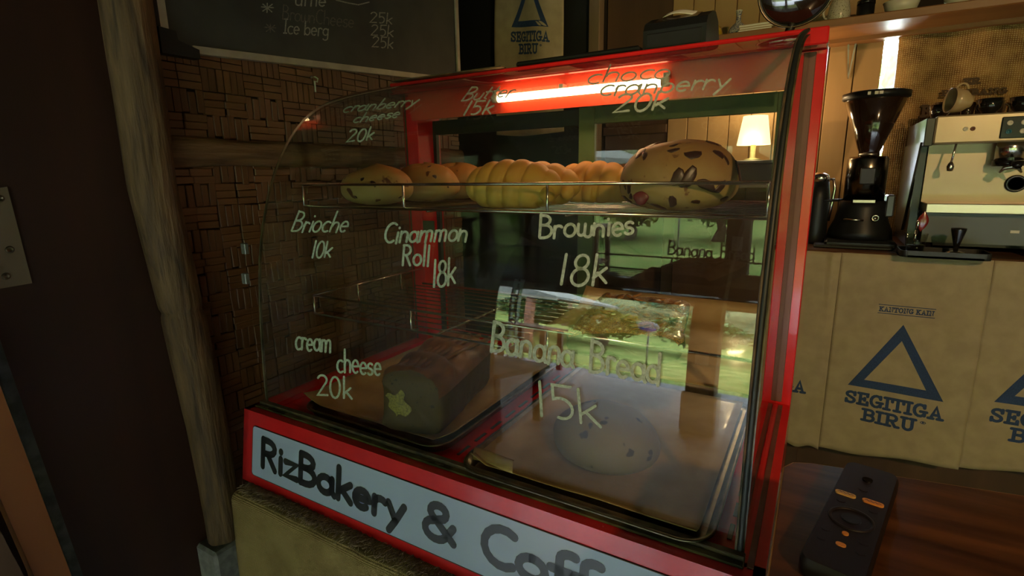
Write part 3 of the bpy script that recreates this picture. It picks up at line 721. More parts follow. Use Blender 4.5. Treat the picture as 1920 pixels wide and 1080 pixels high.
tb = boule('chocolate_cranberry_boule', 'big round boule studded with dark chocolate and cranberries, right end of the upper shelf', 'bread', (.737, .226, SZ), .081, .074, .096, BOUM, 21, lobes=boul, raisins=34, rm=CHOC, squash=.84)
pc = px(1200, 372, 'y', .156); MB().grid(lambda u, v: (pc.x+.0105*sin(v*PI)*cos(u*2*PI)*(1+.15*sin(3*u*2*PI)), pc.y+.004+.004*cos(v*PI), pc.z+.0095*sin(v*PI)*sin(u*2*PI)), 14, 8).build('cranberry', CRAN, tb)
ROLLM = bread_mat('butter_roll_crust', (.52, .38, .085), (.62, .30, .060), SZ, SZ+.070)
def roll(label, loc, rz, L, r, seed):
    t = thing('butter_roll', label, 'bread', loc); R = MX(loc, rz)
    K = 6.0
    def fn(u, v):
        s = u; a = v*2*PI; x_ = (s-.5)*L
        env = (max(0, 1-abs(2*s-1)**2.3))**.55
        ph = s*K-.42*sin(a-.9)+.15*seed
        fr_ = ph-math.floor(ph); ridge = (1-(2*fr_-1)**2)**.5 if 0 < fr_ < 1 else 0
        rr_ = r*env*(.84+.18*ridge)
        y = cos(a)*rr_*1.05; z = sin(a)*rr_
        z = z*.98+r*.80
        return tuple(R @ Vector((x_, y, max(0, z))))
    mb = MB().grid(fn, 110, 30); mb.build('crust', ROLLM, t)
    MB().grid(lambda u, v: tuple(R @ Vector((L*.44+.011*cos(v*PI)*1.0, -.020+.013*sin(v*PI)*cos(u*2*PI), .022+.013*sin(v*PI)*sin(u*2*PI)))), 14, 8).build('rolled_tip', ROLLM, t)
    return t
roll('nearest butter roll with ridged golden crust, in the middle of the upper shelf', (.475, .212, SZ), -.10, .186, .043, 0)
roll('ridged butter roll close behind the nearest one, only its top and right tip showing', (.468, .302, SZ), -.14, .19, .042, 1)
roll('ridged butter roll in the third row back, right of centre on the upper shelf', (.545, .392, SZ), -.14, .18, .042, 2)
roll('rearmost butter roll, against the rear door behind the others', (.535, .470, SZ), -.14, .18, .030, 3)

# ---------------------------------------------------------------- things on top of the case
TZ = .7812
t = thing('tablet', 'thin black tablet lying flat on top of the case, left of the receipt printer', 'tablet', (.49, .50, TZ))
MB().box(.345, .603, .458, .594, TZ, TZ+.010, b=.003).build('body', BLACK, t)
MB().box(.350, .598, .463, .589, TZ+.010, TZ+.0104).build('screen', BLACKG, t)
t = thing('receipt_printer', 'black receipt printer with a curled paper end on top of the case', 'printer', (.67, .52, TZ))
pr_ = MB().prism([(.470, TZ), (.470, TZ+.034), (.478, TZ+.047), (.520, TZ+.064), (.545, TZ+.068), (.575, TZ+.058), (.594, TZ+.030), (.594, TZ)], 'x', .606, .716)
pr_.build('body', BLACK, t)
MB().prism([(.4665, TZ+.004), (.4665, TZ+.026), (.472, TZ+.030), (.472, TZ+.004)], 'x', .614, .708).build('front_cover', mat('printer_cover', (.02, .02, .021), .25), t)
MB().prism([(.478, TZ+.0472), (.520, TZ+.0642), (.521, TZ+.0657), (.477, TZ+.0487)], 'x', .624, .698).build('lid', BLACKG, t)
MB().sheet(lambda u, v: (.632+.055*u, .500+.030*v, TZ+.0600+.013*v+.004*sin(u*4)), 10, 6, .0006).build('paper', PAPERW, t)
c = px(1493, -20, 'y', .53)
t = thing('round_mirror', 'round dark mirror on a black foot, right end of the case top', 'mirror', (c.x, c.y, TZ))
ax = (CAM-c); ax.z *= .2; ax.normalize(); ax = (ax+Vector((0, 0, -.12))).normalized(); MM = Matrix.Translation(c) @ ax.to_track_quat('Z', 'Y').to_matrix().to_4x4()
MB().lathe([(.0001, -.014), (.040, -.013), (.054, -.006), (.0585, .001), (.0575, .004), (.055, .002)], n=48, M=MM).build('housing', BLACK, t)
MB().lathe([(.0552, .001), (.050, .005), (.036, .010), (.018, .0130), (.0001, .014)], n=48, M=MM).build('dark_dome', mat('smoked_mirror', (.016, .008, .005), .05, coat=1, spec=.8), t)
MB().tube([tuple(MM @ Vector((.0565*cos(a), .0565*sin(a), .0035))) for a in [k*PI/24 for k in range(48)]], .0012, 6, closed=True).build('rim_ring', mat('bronze_ring', (.22, .14, .09), .25, .9), t)
MB().lathe([(.0001, 0), (.026, 0), (.026, .004), (.012, .010), (.0001, .011)], (c.x-.018, c.y+.012, TZ), 28).tube([(c.x-.01, c.y+.014, TZ+.006), (c.x, c.y+.010, c.z-.045)], .007, 8).build('foot', BLACK, t)

# ---------------------------------------------------------------- coffee counter behind, to the right
CZ = .31
CTOP = wood('counter_wood', (.070, .028, .012), (.12, .052, .022), .9, .4, 'x', .08)
t = thing('coffee_counter', 'long coffee counter with brown wooden top along the back wall', 'counter', (2.4, 1.7, FZ))
MB().box(.868, 4.15, 1.415, 1.96, CZ-.022, CZ, b=.003).build('countertop', CTOP, t)
MB().box(.90, 4.1, 1.50, 1.95, FZ, CZ-.023).build('carcass', BOARDB, t)
for xx in (.905, 2.4, 4.05): MB().box(xx-.02, xx+.02, 1.44, 1.48, FZ, CZ-.023, b=.002).build('leg', BOARDB, t)
CLOTH = mat('flour_sack_cotton', (.34, .27, .17), .92, 0, (.40, .32, .20), nscale=3, bump=.2, bscale=120, spec=.1)
def sack_pt(X, Z, top, seed=0, y0=1.408, off=0.0):
    d = (top-Z)
    y = y0 - .010*sin(X*9+seed)*min(1, d*3) - .008*noise.noise((X*6+seed, Z*3, 2))*min(1, d*6) - .010*math.exp(-((X-.965)/.014)**2)*math.exp(-d*4) - .022*d
    return (X, y-off, Z)
def sack(x0, x1, zt, zb0, zb1, label, prints, seed, last=False):
    mb = MB()
    mb.sheet(lambda u, v: sack_pt(x0+(x1-x0)*u, zt+((zb0*(1-u)+zb1*u)+.006*sin(u*9+seed)-zt)*v, zt, seed), 40, 44, .0016)
    o = tag(mb.build('flour_sack_cloth', CLOTH), label, 'cloth')
    for nm, mb2 in prints(lambda X, Z: sack_pt(X, Z, zt, seed, off=.0016)): mb2.build(nm, BLUE, o)
    return o
def clip(mb, xmin, xmax=99):
    keep = [k for k, f in enumerate(mb.f) if all(xmin < mb.v[i][0] < xmax for i in f)]
    mb.f = [mb.f[k] for k in keep]; mb.mi = [mb.mi[k] for k in keep]; mb.sm = [mb.sm[k] for k in keep]; return mb
def logo(cx, zbase, f, parts='tsbk', sc=1.0, ga=0):
    """triangle with zbase at its outer bottom edge; letters below; small line above"""
    out = []
    L = lambda pts: [(cx+a*sc, zbase+c*sc) for a, c in pts]
    mb = MB(); o_ = L([(-.122, 0), (0, .222), (.122, 0)]); i_ = L([(-.080, .026), (.002, .170), (.078, .026)])
    nseg = 8
    for k in range(3):
        for j in range(nseg):
            q = []
            for (P_, s_) in ((o_, j/nseg), (o_, (j+1)/nseg), (i_, (j+1)/nseg), (i_, j/nseg)):
                a, b_ = Vector(P_[k]), Vector(P_[(k+1) % 3]); w = a.lerp(b_, s_); q.append(f(w.x, w.y))
            mb.add(q, [(0, 1, 2, 3)])
    out.append(('triangle_print', mb))
    mb = MB(); fn = lambda a, c: f(cx+a*sc, zbase+c*sc)
    write(mb, 'SEGITIGA', (-.126, -.060), (.128, -.060), (0, .040), .0088, fn, True, .03)
    write(mb, 'BIRU', (-.074, -.112), (.066, -.112), (0, .040), .0088, fn, True, .05); write(mb, 'r', (.074, -.092), (.090, -.092), (0, .018), .0018, fn, True)
    out.append(('brand_lettering', mb))
    mb = MB(); write(mb, 'KANTONG KAIN', (-.066, .258), (.070, .258), (0, .0145), .0030, fn, True, .05)
    ribbon(mb, L([(-.068, .252), (0, .252), (.072, .252)]), .0022, f); ribbon(mb, L([(-.068, .279), (0, .279), (.072, .279)]), .0022, f)
    out.append(('small_lettering', mb)); return out
sack(.872, .985, CZ-.004, -.375, -.372, 'cream flour sack cloth at the left end of the counter, mostly hidden behind the case', lambda f: [(a, clip(b_, .874)) for a, b_ in logo(.800, -.120, f)], 1.0)
sack(.986, 1.352, CZ-.004, -.372, -.330, 'flour sack cloth with a whole blue triangle, middle of the counter front', lambda f: logo(1.168, -.128, f), 2.2)
sack(1.353, 1.72, CZ-.004, -.330, -.300, 'flour sack cloth below the espresso machine, its triangle cut by the picture edge', lambda f: logo(1.530, -.110, f), 4.0)
sack(1.721, 2.09, CZ-.004, -.300, -.290, 'cream flour sack cloth on the counter front, beyond the right picture edge', lambda f: logo(1.900, -.105, f), 5.5)

# wall shelf with its bracket and crockery
SHW = wood('shelf_wood', (.20, .085, .028), (.30, .14, .05), .8, .45, 'x', .08)
t = thing('wall_shelf', 'brown wooden wall shelf above the grinder and espresso machine', 'shelf', (1.3, 1.85, 1.03))
MB().box(.370, 3.6, 1.70, 1.972, 1.040, 1.068, b=.003).build('board', SHW, t)
MB().box(.370, 3.6, 1.90, 1.972, 1.026, 1.040).build('ledge', SHW, t)
br = MB()
for s_ in (-1, 1):
    br.add([(.958+s_*.016, 1.955, 1.036), (.958+s_*.009, 1.955, 1.036), (.958-.0015, 1.968, .905), (.958+.0015, 1.968, .905), (.958+s_*.016, 1.950, 1.036), (.958+s_*.009, 1.950, 1.036), (.958-.0015, 1.963, .905), (.958+.0015, 1.963, .905)],
           [(0, 1, 2, 3), (7, 6, 5, 4), (0, 4, 5, 1), (1, 5, 6, 2), (3, 2, 6, 7), (0, 3, 7, 4)])
br.build('bracket', mat('grey_metal', (.28, .27, .24), .45, .5), t)
sz = 1.0685
DELFT = mat('blue_white_porcelain', (.45, .43, .38), .2, 0, (.03, .05, .16), nscale=34, lo=.52, hi=.56, detail=2)
SPOT = mat('spotted_porcelain', (.50, .45, .36), .25, 0, (.07, .05, .03), nscale=38, lo=.62, hi=.65, detail=1)
t = thing('porcelain_vase', 'small blue and white porcelain bottle vase on the wall shelf, left of the books', 'vase', (.572, 1.80, sz))
MB().lathe([(.0001, 0), (.022, 0), (.034, .012), (.036, .026), (.026, .042), (.010, .056), (.008, .078), (.012, .094), (.010, .096), (.0001, .095)], (.572, 1.80, sz), 28).build('body', DELFT, t)
MB().lathe([(.0115, .0945), (.0125, .098), (.009, .100), (.0001, .0965)], (.572, 1.80, sz), 20).build('lip', WHITE, t)
for i, (xx, yy) in enumerate(((.615, 1.862), (.668, 1.862))):
    t = thing('porcelain_cup', ['small blue and white porcelain cup beside the bottle vase', 'small blue and white porcelain cup behind the stacked books, nearest the round mirror'][i], 'cup', (xx, yy, sz))
    MB().lathe([(.0001, 0), (.013, 0), (.014, .004), (.022, .018), (.025, .036), (.0235, .036), (.020, .018), (.010, .006), (.0001, .005)], (xx, yy, sz), 24).build('bowl', DELFT, t)
    MB().tube([(xx+.023+.011*sin(a), yy, sz+.020+.011*cos(a)) for a in [k*PI/8 for k in range(9)]], .0022, 6).build('handle', DELFT, t)
bk = [mat('book_cover_cream', (.42, .33, .20), .6), mat('book_cover_tan', (.50, .36, .17), .6), mat('book_cover_pale', (.50, .44, .32), .6)]
for k in range(3):
    t = thing('book', ['lowest of the three thin books lying on the wall shelf', 'middle of the three thin books lying on the wall shelf', 'topmost of the three thin books lying on the wall shelf'][k], 'book', (.625, 1.76, sz+.0082*k), 'books lying on the wall shelf')
    z = sz+.0002+.0082*k; e = (.0, .004, .002)[k]
    MB().box(.585+e, .70+e, 1.715, 1.80, z, z+.0012).box(.585+e, .70+e, 1.715, 1.80, z+.0066, z+.0078).box(.585+e, .5862+e, 1.715, 1.80, z, z+.0078).build('cover', bk[k], t)
    MB().box(.5865+e, .698+e, 1.717, 1.799, z+.0013, z+.0065).build('pages', PAPERW, t)
t = thing('yellow_pot', 'round yellow lidded pot on the wall shelf, behind the receipt printer', 'pot', (.515, 1.90, sz))
MB().lathe([(.0001, 0), (.030, 0), (.046, .02), (.050, .045), (.042, .066)], (.452, 1.88, sz), 32).build('body', mat('yellow_glaze', (.55, .36, .02), .3), t)
MB().lathe([(.043, .067), (.030, .080), (.010, .087), (.008, .097), (.0001, .098)], (.452, 1.88, sz), 32).build('lid', bpy.data.materials['yellow_glaze'], t)
t = thing('spotted_jug', 'spotted white ceramic jug on the wall shelf, right of the round mirror', 'jug', (.905, 1.80, sz))
MB().lathe([(.0001, 0), (.028, 0), (.034, .01), (.036, .035), (.030, .07), (.024, .09), (.022, .09), (.0001, .03)], (.905, 1.80, sz), 28).build('body', SPOT, t)
MB().tube([(.905-.033-.016*sin(a), 1.80, sz+.045+.022*cos(a)) for a in [k*PI/8 for k in range(9)]], .004, 6).build('handle', SPOT, t)
t = thing('black_jar', 'dark jar on the wall shelf between the spotted jug and the white bowl', 'jar', (.985, 1.84, sz))
MB().lathe([(.0001, 0), (.026, 0), (.027, .005), (.027, .06), (.0001, .061)], (.985, 1.84, sz), 24).build('body', BLACK, t); MB().lathe([(.0001, .0611), (.028, .0611), (.028, .075), (.0001, .076)], (.985, 1.84, sz), 24).build('lid', BLACKG, t)
for i, (xx, rr_, lab) in enumerate(((1.085, .052, 'white ceramic bowl on the wall shelf above the bright wall slit'), (1.24, .045, 'smaller white bowl on the wall shelf above the burlap curtain'))):
    t = thing('ceramic_bowl', lab, 'bowl', (xx, 1.80, sz)); MB().lathe([(.0001, 0), (rr_*.45, 0), (rr_*.5, .006), (rr_*.85, .020), (rr_, .045), (rr_*.96, .045), (rr_*.8, .022), (rr_*.4, .009), (.0001, .008)], (xx, 1.80, sz), 32).build('body', WHITE, t)
    MB().lathe([(rr_*1.0, .044), (rr_*1.02, .0465), (rr_*.97, .047), (rr_*.955, .0445)], (xx, 1.80, sz), 32).build('rim', WHITE, t)

# burlap curtain with stamped lettering
BURL = weave_mat('burlap_curtain', (.13, .062, .018), (.36, .21, .075), (.62, .48, .26), 48, .8)
cur = thing('burlap_curtain', 'coarse brown burlap curtain with black stamped letters behind the espresso machine', 'curtain', (1.6, 1.93, .30))
MB().sheet(lambda u, v: (1.100+1.1*u+.006*sin(v*7)*(1-u), 1.935-.010*sin(u*34)-.006*noise.noise((u*9, v*3, 0)), 1.035-.72*v), 80, 40, .003).build('cloth', BURL, cur)
fb = lambda a, c: (a, 1.916-.006*noise.noise(((a-1.1)/1.1*9, (1.035-c)/.72*3, 0)), c)
mb = MB(); write(mb, 'ER', (1.300, .845), (1.345, .845), (0, .018), .007, fb, True); write(mb, 'BERIBANG', (1.245, .812), (1.42, .806), (0, .018), .0058, fb, True, .04)
write(mb, 'BENA', (1.195, .745), (1.32, .742), (0, .038), .010, fb, True, .2); write(mb, 'TON', (1.345, .742), (1.47, .740), (0, .038), .010, fb, True, .2)
mb.build('stamped_lettering', mat('faded_black_stamp', (.035, .022, .013), .9, 0, (.10, .06, .03), nscale=60), cur)
MB().tube([(1.09, 1.955, 1.035), (2.2, 1.955, 1.035)], .006, 8).build('rod', BOARDB, cur)

# coffee grinder
t = thing('coffee_grinder', 'black coffee grinder with a big dark conical hopper, left of the espresso machine', 'coffee grinder', (1.04, 1.60, CZ))
GX, GY = 1.035, 1.60
MB().box(GX-.100, GX+.100, GY-.11, GY+.12, CZ+.001, CZ+.026, b=.008).lathe([(.095, .026), (.092, .05), (.078, .085), (.070, .125), (.068, .15), (.0001, .151)], (GX, GY, CZ), 32).build('base', BLACK, t)
MB().box(GX-.13, GX+.09, GY-.13, GY-.06, CZ+.0005, CZ+.010, b=.003).build('drip_mat', RUBBER, t)
MB().lathe([(.0585, .15), (.0585, .285), (.052, .294), (.0001, .295)], (GX, GY, CZ), 40).build('body', mat('dark_polished_steel', (.16, .145, .12), .2, 1), t)
MB().box(GX-.020, GX+.022, GY-.0615, GY-.055, CZ+.205, CZ+.258, b=.003).build('window', RUBBER, t)
MB().box(GX-.032, GX+.030, GY-.073, GY-.066, CZ+.146, CZ+.156, b=.001).build('steel_badge', STEEL, t)
MB().tube([(GX-.052, GY-.076, CZ+.092), (GX+.004, GY-.081, CZ+.090)], .0030, 6).build('fork', CHROME, t)
MB().lathe([(.011, 0), (.011, .003), (.007, .0035), (.007, .003)], n=16, M=Matrix.Translation((GX+.035, GY-.076, CZ+.098)) @ Matrix.Rotation(PI/2, 4, 'X')).build('dial', CHROME, t)
MB().tube([(GX-.055, GY, CZ+.152), (GX-.118, GY-.03, CZ+.150)], .0045, 8).build('lever', BLACK, t)
MB().box(GX+.062, GX+.085, GY-.04, GY+.04, CZ+.10, CZ+.17, b=.004).build('switch_box', mat('smoke_plastic', (.05, .05, .045), .3), t)
MB().lathe([(.0001, .294), (.030, .294), (.030, .310), (.034, .320), (.088, .478), (.0865, .479), (.032, .322), (.0001, .318)], (GX, GY, CZ), 40).build('hopper', mat('brown_smoked_plastic', (.022, .010, .005), .12, coat=.6), t)
MB().lathe([(.086, .472), (.093, .476), (.094, .493), (.080, .497), (.0001, .499)], (GX, GY, CZ), 40).build('hopper_lid', BLACK, t)
MB().tube([(GX-.028, GY-.028, CZ+.300), (GX, GY-.038, CZ+.301), (GX+.020, GY-.034, CZ+.300)], .004, 6).build('collar_clip', STEEL, t)
lb = MB(); 
for k, dx in enumerate((-.016, .002, .012)): lb.box(GX-.012+dx, GX-.004+dx+(.004 if k else 0), GY-.0955, GY-.0935, CZ+.480, CZ+.489)
lb.build('lid_mark', PAPERW, t)
# tall black flask left of it
t = thing('thermos', 'black and chrome thermos with curved handle, half hidden behind the red case post', 'thermos', (.885, 1.58, CZ))
MB().lathe([(.0001, 0), (.036, 0), (.038, .01), (.037, .16), (.030, .215), (.0001, .216)], (.902, 1.60, CZ), 28).build('body', BLACK, t)
MB().lathe([(.0305, .214), (.027, .235), (.012, .245), (.0001, .246)], (.902, 1.60, CZ), 28).build('cap', CHROME, t)
MB().tube([(.925, 1.595, CZ+.225), (.944, 1.59, CZ+.22), (.950, 1.59, CZ+.19), (.946, 1.59, CZ+.14), (.940, 1.59, CZ+.08)], .005, 8).build('handle', CHROME, t)

# espresso machine
t = thing('espresso_machine', 'cream and steel espresso machine with button panel, cut by the right picture edge', 'espresso machine', (1.45, 1.6, CZ))
CRM = mat('satin_cream_panel', (.46, .37, .25), .35, .35, (.50, .41, .29), nscale=1)
BLKP = mat('black_side_panel', (.012, .014, .012), .28)
GRYS = mat('grey_green_steel', (.12, .125, .095), .35, .7)
X0, X1 = 1.182, 1.86
MB().box(X0, X1, 1.470, 1.86, .633, .712, b=.004).build('head_panel', CRM, t)
MB().box(X0-.022, X0-.0005, 1.472, 1.86, .628, .708, b=.002).build('side_cap', BLKP, t)
MB().box(X0-.020, X0, 1.56, 1.86, .32, .628).build('side_panel', BLKP, t)
MB().prism([(1.50, .64), (1.86, .64), (1.86, .36), (1.66, .36)], 'x', X0-.026, X0-.0205).build('side_plate', GRYS, t)
MB().box(X0+.006, X1-.01, 1.575, 1.60, .46, .633).build('splash_back', CRM, t)
MB().box(X0, X1, 1.60, 1.86, .32, .633).build('carcass', BLKP, t)
MB().box(X0+.006, X1, 1.462, 1.62, .432, .460, b=.002).build('drip_tray_lip', STEEL, t)
MB().box(X0+.010, X1-.01, 1.50, 1.60, .340, .4315).build('lower_panel', mat('lower_grey_panel', (.075, .080, .062), .45), t)
for xx in (X0+.03, X0+.27, X1-.05): MB().lathe([(.020, 0), (.016, .012), (.012, .030), (.0001, .031)], (xx, 1.52, CZ+.0005), 16).build('foot', BLACKG, t)
bp_ = MB().box(1.328, 1.455, 1.4655, 1.4712, .642, .700, b=.002).build('control_panel', mat('dark_glass_panel', (.02, .028, .028), .15), t)
for i in range(4):
    for j in range(2):
        xx, zz = 1.345+.029*i, .683-.023*j
        MB().lathe([(.0062, 0), (.0068, .0012), (.0045, .0016), (.0042, .0006), (.0001, .0006)], n=16, M=Matrix.Translation((xx, 1.4652, zz)) @ Matrix.Rotation(PI/2, 4, 'X')).build('button', mat('button_teal', (.02, .12, .16), .3) if (i, j) == (0, 1) else PAPERW, bp_)
for xx, m_ in ((1.252, PAPERW), (1.268, mat('brown_button', (.14, .045, .02), .4))):
    MB().lathe([(.0062, 0), (.0058, .002), (.0030, .002), (.0028, .0008), (.0001, .0008)], n=16, M=Matrix.Translation((xx, 1.4698, .672)) @ Matrix.Rotation(PI/2, 4, 'X')).build('indicator', m_, t)
MB().tube([(1.243, 1.51, .634), (1.240, 1.505, .61), (1.236, 1.50, .575)], .0028, 8).lathe([(.0001, -.022), (.0075, -.020), (.0095, -.008), (.0070, .0), (.0035, .006)], (1.236, 1.50, .575), 16).build('steam_wand', CHROME, t)
for gx in (1.372, 1.62):
    g_ = MB().lathe([(.0001, -.052), (.033, -.052), (.034, -.012), (.030, 0)], (gx, 1.535, .634), 32).build('group_head', CHROME, t)
    MB().lathe([(.036, -.068), (.037, -.0525), (.0001, -.0523)], (gx, 1.535, .634), 32).tube([(gx, 1.505, .575), (gx, 1.44, .568)], [.007, .010], 10).build('portafilter', BLACKG, g_)
    MB().tube([(gx-.024, 1.50, .548), (gx-.016, 1.497, .560), (gx, 1.495, .565), (gx+.016, 1.497, .560), (gx+.024, 1.50, .548)], [.003, .006, .0075, .006, .003], 10).build('spout', CHROME, g_)
MB().tube([(1.405+.021*cos(a), 1.571, .515+.021*sin(a)) for a in [k*PI/14 for k in range(28)]], .0045, 8, closed=True).lathe([(.0001, 0), (.020, 0)], n=24, M=Matrix.Translation((1.405, 1.573, .515)) @ Matrix.Rotation(PI/2, 4, 'X')).build('gauge', BLKP, t)
MB().box(1.395, 1.415, 1.497, 1.4995, .376, .384).build('white_badge', PAPERW, t)

# cups stacked on the machine
def cup(loc, r, h, m_, label, tilt=None, name='coffee_cup', group=None, cat_='cup'):
    t = thing(name, label, cat_, loc, group); M = Matrix.Translation(loc)
    if tilt: M = M @ tilt
    MB().lathe([(.0001, 0), (r*.5, 0), (r*.52, h*.08), (r*.85, h*.35), (r, h), (r*.94, h), (r*.8, h*.4), (r*.4, h*.12), (.0001, h*.1)], n=28, M=M).build('body', m_, t)
    MB().tube([tuple(M @ Vector((r*.93+h*.28*sin(a), 0, h*.55+h*.28*cos(a)))) for a in [k*PI/8 for k in range(9)]], r*.09, 6).build('handle', m_, t)
    return t
mz = .7125
cup((1.262, 1.53, mz+.040), .036, .052, mat('cream_cup_glaze', (.50, .36, .20), .22), 'cream cup lying on its side at the left front of the espresso machine top', Matrix.Rotation(-1.45, 4, 'Y') @ Matrix.Rotation(.3, 4, 'X'))
cup((1.312, 1.55, mz+.002), .030, .044, BLACKG, 'glossy black cup right of the cream cup on the espresso machine', Matrix.Rotation(2.2, 4, 'Z'))
cup((1.385, 1.56, mz+.002), .030, .044, BLACKG, 'black cup nearest the right picture edge on the espresso machine', Matrix.Rotation(1.2, 4, 'Z'))
for i, (xx, yy, h_) in enumerate(((1.206, 1.66, .046), (1.226, 1.74, .060), (1.262, 1.76, .060), (1.300, 1.78, .058), (1.335, 1.76, .062), (1.372, 1.78, .058))):
    cup((xx, yy, mz+.001), .021, h_, mat('smoked_glass_cup', (.03, .02, .013), .08, coat=1) if i == 0 else bpy.data.materials['smoked_glass_cup'], ['short smoked glass cup at the front left corner of the espresso machine top', 'smoked glass cup second from the left on the espresso machine', 'smoked glass cup behind the lying cream cup', 'smoked glass cup between the cream and first black cup', 'smoked glass cup behind the first black cup', 'smoked glass cup behind the black cup nearest the picture edge'][i], Matrix.Rotation(i*1.3, 4, 'Z'), 'glass_cup', 'smoked glass cups in the back row on the espresso machine')

# black tray over the counter edge, with tamper and glass
t = thing('serving_tray', 'black rubber tray overhanging the counter edge in front of the espresso machine', 'tray', (1.24, 1.42, CZ))
tp = rrect(1.128, 1.335, 1.345, 1.455, .018)
MB().prism(tp, 'z', CZ+.001, CZ+.007).build('pan', RUBBER, t)
rim = MB(); n = len(tp); vs = [(a, c, CZ+.001) for a, c in tp]+[(a, c, CZ+.020) for a, c in tp]+[(1.2315+(a-1.2315)*.975, 1.40+(c-1.40)*.95, CZ+.020) for a, c in tp]+[(1.2315+(a-1.2315)*.975, 1.40+(c-1.40)*.95, CZ+.006) for a, c in tp]
rim.add(vs, [(k*n+i, k*n+(i+1) % n, (k+1)*n+(i+1) % n, (k+1)*n+i) for k in range(3) for i in range(n)]); rim.build('rim', RUBBER, t)
t = thing('tamper', 'coffee tamper with dark conical handle and steel foot on the black tray', 'tamper', (1.262, 1.40, CZ+.008))
MB().lathe([(.0001, 0), (.022, 0), (.022, .008), (.010, .012)], (1.262, 1.40, CZ+.0078), 24).build('foot', CHROME, t)
MB().lathe([(.006, .0122), (.008, .030), (.018, .072), (.018, .077), (.0001, .079)], (1.262, 1.40, CZ+.0078), 24).build('handle', BLACKG, t)
t = thing('drinking_glass', 'small clear glass holding a red spatula at the left end of the black tray', 'glass', (1.168, 1.405, CZ+.008))
MB().lathe([(.0001, .0), (.022, .0), (.028, .058), (.0262, .058), (.0205, .004), (.0001, .004)], (1.168, 1.405, CZ+.0078), 28).build('body', GLASSB, t)
MB().lathe([(.0001, .005), (.0205, .005), (.0225, .024), (.0001, .024)], (1.168, 1.405, CZ+.0078), 24).build('coffee', BLACKG, t)
t = thing('spatula', 'translucent red spatula standing in the small glass on the tray', 'spatula', (1.17, 1.405, CZ+.03))
MB().tube([(1.164, 1.405, CZ+.034), (1.166, 1.405, CZ+.075)], .0035, 8).build('shaft', CHROME, t)
MB().grid(lambda u, v: (1.176+.014*sin(v*PI)*cos(u*2*PI)+.004*v, 1.410+.004*sin(v*PI)*sin(u*2*PI), CZ+.070+.060*v), 14, 10).build('blade', mat('red_plastic', (.20, .015, .010), .25, coat=.5), t)
MB().lathe([(.0001, 0), (.004, .004), (.005, .02), (.0001, .028)], (1.166, 1.400, CZ+.078), 12).build('glint_tip', CHROME, t)

# ---------------------------------------------------------------- seen through the case: table, cabinet and lamp behind
TANW = wood('varnished_pale_wood', (.46, .29, .12), (.56, .37, .17), .5, .22, 'x', .04, coat=.5, dist=.5)
t = thing('work_table', 'pale varnished wooden table behind the display case, seen through its glass', 'table', (.40, 1.3, FZ))
MB().box(-.05, .855, .60, 1.89, -.030, 0, b=.003).build('tabletop', TANW, t)
for xx, yy in ((-.01, .66), (.81, .66), (-.01, 1.84), (.81, 1.84)): MB().box(xx-.025, xx+.025, yy-.025, yy+.025, FZ, -.030, b=.003).build('leg', TANW, t)
LX, LY = .660, 1.80
t = thing('cabinet', 'dark cabinet with pale shelf feet under the lit lamp, behind the display case', 'cabinet', (LX, LY, 0))
MB().box(.40, .83, 1.66, 1.888, .001, .44, b=.003).build('body', BOARDB, t)
MB().box(.52, .80, 1.67, 1.92, .500, .516, b=.002).build('shelf', mat('pale_shelf', (.26, .22, .15), .5), t)
for xx in (.54, .78): MB().tube([(xx, 1.69, .4405), (xx+.006, 1.69, .47), (xx, 1.69, .4995)], .008, 8).build('leg', bpy.data.materials['pale_shelf'], t)
t = thing('document_box', 'dark flat box on the little shelf beneath the lit lamp', 'box', (LX, LY, .517))
MB().box(.545, .755, 1.70, 1.90, .5165, .590, b=.003).build('body', mat('dark_box', (.03, .03, .026), .6), t); MB().box(.542, .758, 1.697, 1.903, .5905, .603, b=.002).build('lid', mat('dark_box_lid', (.06, .065, .055), .5), t)
t = thing('table_lamp', 'glowing table lamp with pleated cream shade, seen through the case above the boule', 'lamp', (LX, LY, .6035))
MB().lathe([(.0001, 0), (.030, 0), (.032, .004), (.012, .010), (.010, .012), (.0095, .066), (.0001, .067)], (LX, LY, .6035), 24).build('base', mat('lamp_base', (.20, .22, .12), .4), t)
shd = MB(); ns_ = 48
prf = [(.062, .060), (.0445, .170), (.043, .170), (.0605, .060)]
shd.lathe(prf, (LX, LY, .6035), ns_)
SH, N, L, P = new_mat('lit_lampshade'); P.inputs['Base Color'].default_value = (.8, .65, .4, 1); P.inputs['Emission Color'].default_value = (1, .72, .34, 1); P.inputs['Emission Strength'].default_value = 3.2
shd.build('lamp_shade', SH, t)
MB().lathe([(.0001, .090), (.018, .10), (.022, .118), (.012, .138), (.0001, .140)], (LX, LY, .6035), 20).build('bulb', emit('bulb_glow', (1, .78, .45), 14), t)
light('lamp_bulb', 'POINT', (LX, LY, .6035+.19), 4.5, (1, .70, .36), .03)
light('lamp_bulb_low', 'POINT', (LX, LY-.09, .6035+.05), 1.6, (1, .70, .36), .03)

